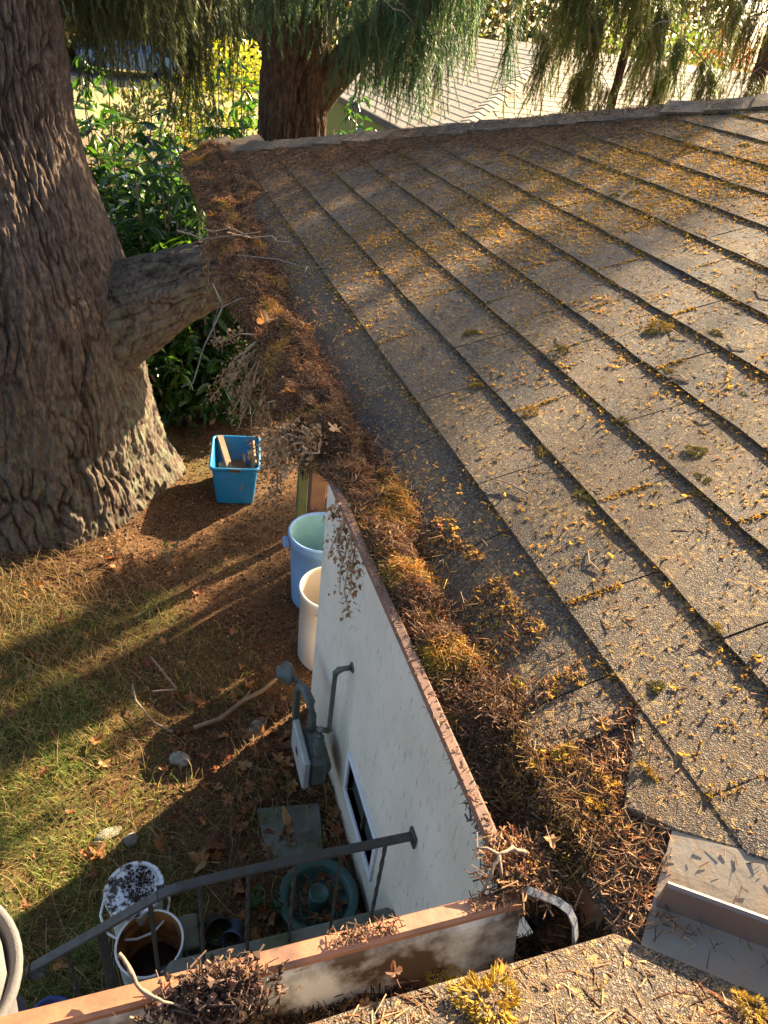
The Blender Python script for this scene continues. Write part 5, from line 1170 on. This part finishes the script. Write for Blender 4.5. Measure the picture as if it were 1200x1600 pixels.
while c_ < 130:
    k = random.randint(1, 14); x = (S0 + EXP * (k + random.choice((-.03, -.03, random.random())))) * CT; y = random.uniform(-.6, 3.2)
    if x + y > LEN - .2 or x + y < .25 or random.random() > .15 + .85 * min(1, max(0, x)): continue
    s = random.uniform(.008, .028); o = ob('moss_clump', random.choice(mossm)); o.location = (x, y, float(roof1_h(x, y)) - .001); o.scale = (s, s * random.uniform(1, 2.2), s * .7); o.rotation_euler = (0, -TH, 0)
    zone = ('near the hip' if x + y > LEN - .9 else 'on the lowest courses' if x < .5 else 'on the upper right of the roof' if x > 1.1 else 'on the middle of the roof'); sz_ = 'tiny' if s < .014 else 'small'
    setp(o, sz_ + ' ochre moss tuft growing on shingles ' + zone, 'moss clump', sz_ + ' moss tufts ' + zone); c_ += 1

M['dryleaf'] = mat_plain('straw_brown_dry_leaf', (.34, .20, .09), .8, 0, .4, 60, .001, 200); M['strawtwig'] = mat_plain('pale_straw_twig', (.42, .31, .19), .8, 0, .25, 60, .001, 200)
# dead vine sprigs hanging over the gutter, twigs
def dead_sprig(label, root, tips, seed, leafn=26, ls=.012, name='dead_sprig', mat='strawtwig', lm='dryleaf', th=.0020):
    r = random.Random(seed); e = empty(name, label, 'dead twig', root); st = MB(); lf = MB(); root = Vector(root)
    for tp in tips:
        tip = Vector(tp) - root; m1 = tip * .45 + Vector((r.uniform(-.02, .02), r.uniform(-.02, .02), r.uniform(0, .03))); pts = [Vector((0, 0, 0)), m1, tip * .75 + Vector((r.uniform(-.015, .015), r.uniform(-.015, .015), 0)), tip]
        st.tube(pts, [th, th * .85, th * .7, th * .5], 5)
        for k in range(leafn):
            p = pts[1].lerp(pts[3], r.uniform(0, 1)) + Vector([r.gauss(0, .009) for _ in range(3)]); b = r.uniform(0, 6.28); L_ = ls * r.uniform(.6, 1.6); d = Vector((math.cos(b) * .6, math.sin(b) * .6, r.uniform(-1, .3))) * L_; w = Vector((-math.sin(b), math.cos(b), .3)) * L_ * .3; u = Vector((0, 0, .25 * L_))
            lf.add([p, p + d * .5 + w + u, p + d, p + d * .5 - w + u], [(0, 1, 2), (0, 2, 3)])
    st.obj('stem', mat, e); lf.obj('dry_leaves', lm, e)
dead_sprig('pale dead vine hanging over the gutter above the blue tote', (-.12, 1.55, -.02), [(-.19, 1.50, -.20), (-.17, 1.62, -.24), (-.22, 1.58, -.16), (-.15, 1.52, -.25), (-.24, 1.70, -.10), (-.15, 1.6, -.17), (-.20, 1.63, -.28), (-.23, 1.45, -.12), (-.21, 1.4, -.20), (-.17, 1.42, -.26), (-.26, 1.6, -.22)], 1, 85, .013)
dead_sprig('dry brown sprig hanging over the gutter near the green post', (-.12, 1.22, -.03), [(-.15, 1.22, -.21), (-.16, 1.18, -.25), (-.14, 1.25, -.17), (-.18, 1.24, -.13), (-.19, 1.15, -.17), (-.17, 1.1, -.22)], 2, 70, .012)
dead_sprig('sunlit dead twig cluster sticking out left of the wall end', (-.11, .98, -.015), [(-.20, .99, -.03), (-.225, .98, -.06), (-.17, 1.02, -.04), (-.19, .95, -.05), (-.16, 1.05, -.01), (-.21, 1.06, -.03), (-.24, 1.02, -.05), (-.15, .93, .0), (-.13, .97, .02)], 3, 80, .011)
dead_sprig('dark dead sprig hanging in front of the far top of the white wall', (-.10, .80, -.03), [(-.125, .74, -.10), (-.12, .68, -.13), (-.135, .78, -.12), (-.13, .71, -.15), (-.122, .66, -.165), (-.13, .82, -.07)], 4, 60, .009)
dead_sprig('long rusty sprig hanging down in front of the thick limb', (-.13, 2.75, -.02), [(-.17, 2.72, -.35), (-.16, 2.76, -.28), (-.15, 2.74, -.2)], 5, 80, .014)
dead_sprig('dry sprig lying on the heap at the far corner', (-.05, 2.3, .02), [(-.20, 2.36, .03), (-.14, 2.2, .06), (.06, 2.15, .05)], 6, 8, .012)
def wob(pts, r_):
    out = []; q = random.Random(len(pts) * 7 + int(abs(pts[0][0]) * 1000))
    for a, b in zip(pts[:-1], pts[1:]):
        for k in range(4): t = k / 4; out.append(tuple(a[i] + (b[i] - a[i]) * t + q.uniform(-.45, .45) * r_ for i in range(3)))
    return out + [pts[-1]]
def twig(label, pts, r_, br=()):
    pts = wob(pts, r_); mb = MB(); mb.tube(pts, [r_ * (1 - .5 * i / (len(pts) - 1)) * random.choice((.8, 1, 1, 1.35)) for i in range(len(pts))], 7)
    for b in br: mb.tube(b, [r_ * .75, r_ * .6, r_ * .4][:len(b)], 6)
    setp(mb.obj('twig', 'twig', None, True), label, 'twig')
twig('knobbly forked twig drooping over the corner of the gutters', [(-.090, .135, -.012), (-.105, .138, -.004), (-.122, .134, -.002), (-.134, .122, -.012), (-.146, .112, -.030)], .0026, [[(-.122, .134, -.002), (-.122, .118, -.02), (-.116, .104, -.042)], [(-.122, .134, -.002), (-.132, .142, .0), (-.142, .146, -.002)]])
twig('pale curved twig standing across the near gutter lip at bottom left', [(-.478, .128, -.004), (-.470, .112, -.008), (-.460, .096, -.012), (-.445, .085, -.012), (-.43, .08, -.02)], .0021)
twig('thin grey twig lying across the far heap toward the shingles', [(-.13, 2.02, .04), (-.02, 1.98, .045), (.06, 1.93, .035), (.12, 1.90, .05)], .0028, [[(.06, 1.93, .04), (.04, 1.87, .04)]])
twig('thin grey twig poking out left of the far heap', [(-.28, 2.35, .02), (-.2, 2.3, .01), (-.1, 2.28, .03), (-.02, 2.3, .04)], .0028)
twig('long pale bent twig hanging in front of the dark laurel', [(-.12, 1.8, .0), (-.2, 1.78, -.03), (-.26, 1.68, -.10), (-.30, 1.6, -.17), (-.33, 1.6, -.18)], .0026, [[(-.2, 1.78, -.03), (-.22, 1.85, .01)]])
twig('thin curved twig arching beside the limb', [(-.10, 2.1, -.02), (-.16, 2.1, -.08), (-.2, 2.05, -.18), (-.19, 2.0, -.25)], .002)
twig('pale twig lying on the shingles at the middle of the near roof', [(.155, .66, .064), (.135, .70, .060), (.11, .73, .056)], .0016)
for i in range(26):
    x = random.uniform(.0, .9); y = random.uniform(-.1, 1.6)
    if x + y < .25: continue
    a = random.uniform(0, 6.28); L_ = random.uniform(.012, .03); z = float(roof1_h(x, y)) + .003
    mb = MB(); mb.tube([(x, y, z), (x + L_ * math.cos(a), y + L_ * math.sin(a), z + P_ * L_ * math.cos(a) + .002), (x + 1.8 * L_ * math.cos(a + .3), y + 1.8 * L_ * math.sin(a + .3), z + P_ * 1.8 * L_ * math.cos(a + .3))], .0011, 4)
    zone = 'of the lowest courses' if x < .35 else ('of the middle courses' if y > .7 else 'near the right edge'); setp(mb.obj('twig', 'wood'), 'short straw coloured twig lying on the shingles ' + zone, 'twig', 'small twigs on shingles ' + zone)
# a few reddish leaves on the heap
for x, y, z, s, lab in [(-.14, 2.62, .0, .03, 'rust orange leaf hanging at the edge of the far heap'), (-.10, 3.1, .03, .03, 'orange brown leaf on the far corner heap'), (-.13, 1.50, .02, .03, 'pinkish red leaf on the heap above the blue tote'), (-.14, 1.16, .0, .03, 'red leaf caught at the gutter edge near the green post'),
                        (-.10, .93, .035, .022, 'orange leaf on the sunlit part of the heap'), (-.07, .13, .0, .012, 'bright orange leaf scrap at the gutter corner'), (.0, .64, .014, .010, 'orange leaf scrap at the shingle edge'), (-.26, .05, .0, .010, 'orange leaf scrap on the near roof wing'), (-.27, .07, -.10, .012, 'rust brown leaf scrap in the near gutter')]:
    o = ob('dead_leaf', random.choice(leafm)); o.location = (x, y, z + .012); o.scale = (s, s, s); o.rotation_euler = (random.uniform(-.6, .6), random.uniform(-.6, .6), random.uniform(0, 6)); setp(o, lab, 'leaf', 'leaves caught on the roof edge')

# ------------------------------------------------------------------ the sitting person's leg, cropped by the frame
def skin_obj(name, verts, edges, radii, mat, parent, sub=2):
    me = bpy.data.meshes.new(name); me.from_pydata(verts, edges, []); o = bpy.data.objects.new(name, me); COL.objects.link(o); o.parent = parent
    o.modifiers.new('skin', 'SKIN'); o.modifiers.new('sub', 'SUBSURF').levels = sub; o.modifiers['sub'].render_levels = sub
    sk = me.skin_vertices[0].data
    for i, r_ in enumerate(radii): sk[i].radius = (r_, r_)
    sk[0].use_root = True; me.materials.append(M[mat]); 
    dg_ = bpy.context.evaluated_depsgraph_get(); ev = o.evaluated_get(dg_); m2 = bpy.data.meshes.new_from_object(ev); o.modifiers.clear(); o.data = m2
    if not m2.materials: m2.materials.append(M[mat])
    m2.polygons.foreach_set('use_smooth', [True] * len(m2.polygons)); return o
per = empty('person', 'person in grey fleece sitting at the gutter edge, cropped at the bottom left', 'person', (-.75, -.35, .1))
# thigh from hip to knee, shin hanging outside the gutter, foot
PO = np.array((-.75, -.35, .1))
def rel(L_): return [tuple(np.array(v) - PO) for v in L_]
leg1 = [(-1.04, -.14, .18), (-.97, -.10, .16), (-.82, .05, .125), (-.672, .205, .015), (-.668, .22, -.14), (-.668, .222, -.30), (-.67, .215, -.42), (-1.11, -.10, .16), (-1.10, .10, .13), (-1.07, .27, .05), (-1.07, .27, -.14), (-1.07, .26, -.38)]
skin_obj('trousers', rel(leg1), [(0, 1), (1, 2), (2, 3), (3, 4), (4, 5), (5, 6), (0, 7), (7, 8), (8, 9), (9, 10), (10, 11)], [.13, .10, .088, .072, .074, .067, .056, .10, .088, .075, .066, .056], 'cloth', per)
skin_obj('jacket', rel([(-1.04, -.14, .22), (-1.04, -.15, .36), (-1.04, -.15, .54), (-.90, -.14, .60), (-.80, -.02, .40), (-.79, .11, .25), (-1.18, -.14, .60), (-1.27, -.02, .40), (-1.15, .12, .25), (-1.04, -.14, .66)]),
         [(0, 1), (1, 2), (2, 3), (3, 4), (4, 5), (2, 6), (6, 7), (7, 8), (2, 9)], [.145, .135, .15, .075, .055, .042, .075, .055, .042, .065], 'cloth', per)
V = []; F = []; m = 24; rows = 16
for i in range(rows + 1):
    u = math.pi * i / rows
    for k in range(m):
        t = 2 * math.pi * k / m; x, y, z = math.sin(u) * math.sin(t), math.sin(u) * math.cos(t), math.cos(u); f = max(0, y)
        face = .012 * math.exp(-((x / .16) ** 2 + ((z + .08) / .16) ** 2)) * 2.2 * (f > .5) - .010 * (math.exp(-(((abs(x) - .36) / .14) ** 2 + ((z - .12) / .12) ** 2))) * (f > .4) + .006 * math.exp(-((x / .3) ** 2 + ((z + .48) / .07) ** 2)) * (f > .4)
        V.append((x * (.075 - .012 * (z < 0) * -z), y * .093 + face, z * .115 + (-.01 if z < -.6 else 0)))
for i in range(rows):
    for k in range(m): j = (k + 1) % m; F.append((i * m + k, i * m + m + k, i * m + m + j, i * m + j))
hd_o = ob('head', py_mesh('head', V, F, 'skin', True), per, Vector((-1.04, -.10, .83)) - Vector(PO))
hv = [(x * 1.10, y * 1.10 - .012, z * 1.08 + .008) for x, y, z in V]; hf = [f for f in F if all(not (hv[q][1] > .03 and hv[q][2] < .055) and hv[q][2] > -.07 for q in f)]
ob('hair', py_mesh('hair', hv, hf, 'darkcloth', True), hd_o)
for s_ in (-1, 1):
    mb = MB(); mb.lathe([(.001, -.006), (.016, -.005), (.020, .0), (.014, .006), (.001, .003)], (0, 0, 0), 14); e_ = mb.obj('ear', 'skin', hd_o, True); e_.location = (s_ * .076, -.005, -.005); e_.rotation_euler = (0, math.pi / 2, 0); e_.scale = (1.5, 1, 1)
    mb = MB(); mb.lathe([(.001, .010), (.008, .006), (.010, 0), (.008, -.006), (.001, -.010)], (0, 0, 0), 12); e_ = mb.obj('eye', 'frame', hd_o, True); e_.location = (s_ * .027, .079, .014)
skin_obj('neck', rel([(-1.04, -.13, .66), (-1.04, -.115, .76)]), [(0, 1)], [.052, .050], 'skin', per)
for wx, wy, wz, dx in ((-.785, .125, .235, .45), (-1.145, .135, .235, .25)):      # hands resting on the thighs
    w0 = np.array((wx, wy, wz)); fw = np.array((dx, .8, -.5)); fw /= np.linalg.norm(fw); sd2 = np.cross(fw, (0, 0, 1)); sd2 /= np.linalg.norm(sd2); pv = [w0, w0 + fw * .045, w0 + fw * .075]; pe = [(0, 1), (1, 2)]; pr_ = [.024, .032, .030]
    for q, (o_, l_) in enumerate(((-.030, .062), (-.010, .072), (.010, .070), (.029, .055))):
        k = len(pv); pv += [w0 + fw * .085 + sd2 * o_, w0 + fw * (.085 + l_ * .5) + sd2 * o_ * 1.15 - np.array((0, 0, .008)), w0 + fw * (.085 + l_) + sd2 * o_ * 1.2 - np.array((0, 0, .026))]; pe += [(2, k), (k, k + 1), (k + 1, k + 2)]; pr_ += [.0095, .0088, .0075]
    k = len(pv); sg = 1 if wx < -1 else -1; pv += [w0 + fw * .045 + sd2 * .040 * sg, w0 + fw * .085 + sd2 * .055 * sg]; pe += [(1, k), (k, k + 1)]; pr_ += [.012, .009]
    skin_obj('hand', [tuple(v - PO) for v in pv], pe, pr_, 'skin', per)
hb = MB(); hb.lathe([(.069, -.030), (.078, -.034), (.084, -.020), (.085, .0), (.080, .012), (.073, .004), (.070, -.012)], (0, 0, 0), 40); h_ = hb.obj('trouser_hem', 'cloth', per, True); h_.location = Vector((-.668, .221, -.16)) - Vector(PO); h_.rotation_euler = (.35, .3, 0)
hb = MB(); hb.lathe([(.068, -.050), (.0755, -.03), (.076, .0)], (0, 0, 0), 40); h_ = hb.obj('lining', 'darkcloth', per, True); h_.location = Vector((-.668, .221, -.16)) - Vector(PO); h_.rotation_euler = (.35, .3, 0)
for fx in (-.67, -1.07): skin_obj('shoe', rel([(fx, .20, -.45), (fx, .25, -.50), (fx, .36, -.515)]), [(0, 1), (1, 2)], [.046, .044, .036], 'darkcloth', per)

# ------------------------------------------------------------------ neighbour's house
nb = empty('neighbour_house', 'neighbouring house with pale shingled hip roof beyond the trees', 'house', (0, 0, 0))
C0 = Vector((3.43, 9.5, -.64)); PN = .42; HT = 2.9
AP = C0 + Vector((HT, HT, HT * PN))
mb = MB(); E1 = C0 + Vector((9, 0, 0)); E2 = C0 + Vector((0, 7.5, 0))
mb.add([C0, E1, (E1.x, AP.y, AP.z), AP], [(0, 1, 2, 3)]); mb.add([C0, AP, (AP.x, E2.y - HT, AP.z), E2], [(0, 1, 2, 3)]); mb.add([(AP), (E1.x, AP.y, AP.z), (E1.x, AP.y + 4, C0.z), (AP.x, AP.y + 4, C0.z - .3)], [(0, 1, 2, 3)])
nroof = mb.obj('roof', 'nshingle', nb)
def ntab(w): 
    mb = MB(); mb.box((0, 0, 0), (w, .165, .0045)); return mb.mesh('shingle', 'nshingle')
ntv = [ntab(.30), ntab(.295), ntab(.29)]
th_n = math.atan(PN); RN = Matrix.Rotation(th_n - .032, 4, 'X'); RL = Matrix.Rotation(-math.pi / 2, 4, 'Z')
cN = 0; stN = MB(); EN = .143
rows = int(HT / math.cos(th_n) / EN)
for k in range(rows):
    s_ = k * EN; dx = s_ * math.cos(th_n); dz = s_ * math.sin(th_n) + .006
    for j in range(30):
        x0 = C0.x + dx + j * .305 + (k % 2) * .15 - .3
        if x0 < C0.x + dx + .02 or x0 > E1.x - .3: continue
        m4 = Matrix.Translation((x0, C0.y + dx, C0.z + dz)) @ RN
        if x0 < 6.9 and cN < 250 and random.random() < .95:
            o = bpy.data.objects.new('shingle', random.choice(ntv)); COL.objects.link(o); o.parent = nroof; o.matrix_local = m4; cN += 1
        else:
            stN.add([m4 @ Vector(v.co) for v in ntv[0].vertices], [tuple(p.vertices) for p in ntv[0].polygons])
    for j in range(24):
        y0 = C0.y + dx + j * .305 + (k % 2) * .15 + .05
        if y0 > E2.y - dx * .0 - .3: continue
        m4 = Matrix.Translation((C0.x + dx, y0 + .3, C0.z + dz)) @ RL @ RN
        stN.add([m4 @ Vector(v.co) for v in ntv[0].vertices], [tuple(p.vertices) for p in ntv[0].polygons])
o = stN.obj('far_shingles', 'nshingle', nroof); o['kind'] = 'stuff'
capm = MB(); 
hN = Vector((1, 1, PN)).normalized(); sN = Vector((1, -1, 0)).normalized()
for i in range(27):
    c = C0 + hN * (i * .15); mb = MB(); V = []
    for a, u_ in ((0, .030), (.24, .014)):
        for b in (-1, 0, 1):
            for l_ in (0, .012): p = c + hN * a + sN * b * .12; V.append((p.x, p.y, p.z + u_ + l_ - abs(b) * .12 * PN / 1.414))
    F = [(0, 2, 8, 6), (2, 4, 10, 8), (1, 7, 9, 3), (3, 9, 11, 5), (0, 1, 3, 2), (2, 3, 5, 4), (6, 8, 9, 7), (8, 10, 11, 9), (0, 6, 7, 1), (4, 5, 11, 10)]
    ob('hip_cap', py_mesh('hip_cap', V, F, 'nshingle'), nroof)
mb = MB(); mb.box((C0.x - .03, C0.y - .03, C0.z - .10), (C0.x, E2.y, C0.z + .005)); mb.box((C0.x, C0.y - .03, C0.z - .10), (E1.x, C0.y, C0.z + .005)); mb.obj('fascia', 'darkroof', nb)
mb = MB(); mb.box((C0.x + .12, C0.y + .12, -3.1), (E1.x - .3, E2.y - .1, C0.z - .06)); mb.obj('wall', 'olive', nb)

# ------------------------------------------------------------------ street, field and far things
mb = MB(); mb.box((-60, 39, -3.06), (60, 43, -2.992)); r_ = mb.obj('street', 'asphalt'); r_['kind'] = 'structure'
def car(label, x, y, paint, rz=0):
    e = empty('parked_car', label, 'car', (x, y, GZ)); e.rotation_euler.z = rz
    prof = [(-2.2, .35), (-2.25, .7), (-2.1, .95), (-1.3, 1.0), (-.7, 1.42), (.7, 1.45), (1.35, 1.02), (2.1, .88), (2.25, .6), (2.2, .35)]
    V = [(a, s * w, b) for s, w in ((-1, .85), (1, .85)) for a, b in prof]; n = len(prof); V = [(a, y_ * (.82 if z_ > 1.1 else 1), z_) for a, y_, z_ in V]
    F = [tuple(range(n)), tuple(range(2 * n - 1, n - 1, -1))] + [(i, i + n, (i + 1) % n + n, (i + 1) % n) for i in range(n)]
    ob('body', py_mesh('body', V, F, paint), e)
    for s in (-1, 1):
        V = [(-1.1, s * .80, 1.02), (-.62, s * .715, 1.36), (.62, s * .715, 1.38), (1.12, s * .80, 1.04)]; ob('side_window', py_mesh('side_window', V, [(0, 1, 2, 3)], 'glass'), e)
        for a in (-1.4, 1.4):
            mb = MB(); mb.tube([(a, s * .70, .33), (a, s * .88, .33)], .33, 20); mb.obj('wheel', 'tyre', e)
    mb = MB(); mb.add([(1.30, -.66, 1.06), (1.30, .66, 1.06), (.74, .6, 1.42), (.74, -.6, 1.42)], [(0, 1, 2, 3)]); mb.obj('windscreen', 'glass', e)
car('blue parked car seen through the hanging needles at the left', .1, 41.0, 'carblue', .1)
car('silver parked car just right of the big trunk', -5.1, 41.0, 'carwhite', .0)
def blob(name, label, cat, cx, cy, rx, ry, z0, z1, n, cols, seed, leaf=.2):
    r = np.random.default_rng(seed); u = r.uniform(-1, 1, n); t = r.uniform(0, 6.28, n); q = np.sqrt(1 - u * u); lump = 1 + .25 * vn(q * np.cos(t) * 2 + seed, q * np.sin(t) * 2, u * 2); rad = r.uniform(.55, 1, n) ** .5 * lump
    pos = np.stack([cx + rx * q * np.cos(t) * rad, cy + ry * q * np.sin(t) * rad, (z0 + z1) / 2 + (z1 - z0) / 2 * u * rad], 1); pos[:, 2] = np.maximum(pos[:, 2], z0)
    d = r.normal(size=(n, 3)); R = frames(d, r.uniform(0, 6.28, n)); V, F, C = scatter_arrays([(0, 0, 0), (.5, -.22, .04), (1, 0, -.1), (.5, .22, .04)], [(0, 1, 2, 3)], pos, R, r.uniform(.6, 1.3, n) * leaf, palette(n, cols, None, .35))
    e = empty(name, label, cat, (cx, cy, z0)); mb = MB(); mb.tube([(0, 0, -.1), (.05, 0, (z1 - z0) * .35), (0, .05, (z1 - z0) * .6)], [.06 * rx, .05 * rx, .02 * rx], 8); mb.obj('trunk', 'bark2' if False else 'twig', e)
    V = V - np.array([cx, cy, z0]); o = ob('crown', fast_mesh('crown', V, F, 'leafmass', C), e); o['kind'] = 'stuff'
blob('yellow_shrub', 'bright yellow green shrub in sun left of the middle trunk', 'bush', 1.9, 18.0, 1.3, 1.0, -3, -.0, 2600, [(.35, .33, .04), (.28, .30, .04), (.42, .35, .06)], 1, .16)
blob('green_shrub', 'sunlit green shrub in the gap behind the laurel', 'bush', .3, 17.0, 1.3, 1.0, -3, -.9, 2200, [(.10, .15, .03), (.16, .20, .05), (.22, .14, .05)], 2, .15)
GR = [(.05, .07, .03), (.08, .10, .04), (.10, .09, .05), (.16, .09, .04)]
for i, (x, y, rx, zt, lab) in enumerate([(-9, 44, 4, 2.4, 'far dark hedge tree at the left of the field'), (-2.5, 44, 4, 1.9, 'far rounded tree across the field behind the big trunk'), (5, 43, 4.2, 2.8, 'far tree across the street right of the field'), (12, 47, 5, 3.5, 'far tree behind the middle trunk'), (20, 42, 5, 5, 'far tall tree behind the neighbour roof'), (30, 44, 6, 6, 'far tree above the right end of the neighbour roof'), (40, 40, 6, 7, 'rightmost far tree beyond the neighbour house')]):
    blob('far_tree', lab, 'tree', x, y, rx, 2.5, -3, zt, 5200, GR, 20 + i, .5)
blob('red_shrub', 'orange red leaved shrub beyond the right end of the neighbour roof', 'bush', 15.5, 19.5, 1.3, 1, -1.5, 1.3, 1500, [(.40, .10, .04), (.45, .20, .06), (.3, .15, .05)], 40, .16)
blob('far_bush', 'green bush behind the neighbour roof ridge', 'bush', 11.5, 18, 2.4, 1.5, -3, 2.0, 2600, [(.08, .12, .03), (.14, .16, .05)], 41, .2)
blob('far_bush', 'olive bush rising behind the left part of the neighbour roof', 'bush', 6.8, 21, 2.4, 1.5, -3, 1.2, 2600, [(.14, .14, .05), (.20, .16, .07)], 42, .2)
fh = empty('far_house', 'pale far house with a low roof at the top left', 'house', (-2, 50, GZ))
mb = MB(); mb.box((-9, 0, 0), (13, 8, 3.0)); mb.obj('wall', 'pale', fh)
mb = MB(); mb.add([(-9.6, -.6, 2.9), (13.6, -.6, 2.9), (13.6, 4, 5.0), (-9.6, 4, 5.0), (13.6, 8.6, 2.9), (-9.6, 8.6, 2.9), (-9.6, -.6, 2.75), (13.6, -.6, 2.75)], [(0, 1, 2, 3), (3, 2, 4, 5), (6, 7, 1, 0), (0, 3, 5), (1, 4, 2)]); mb.obj('roof', 'nshingle', fh)
for i in range(4):
    mb = MB(); mb.box((-7 + i * 5, -.05, 1.0), (-5.2 + i * 5, -.003, 2.2)); mb.obj('window', 'glass', fh)
0 and print('tris', sum(sum(max(1, 0) for _ in ()) or sum(p for p in [len(o.data.loops) - 2 * len(o.data.polygons)]) for o in S.objects if o.type == 'MESH'), 'shingle tabs', cnt)
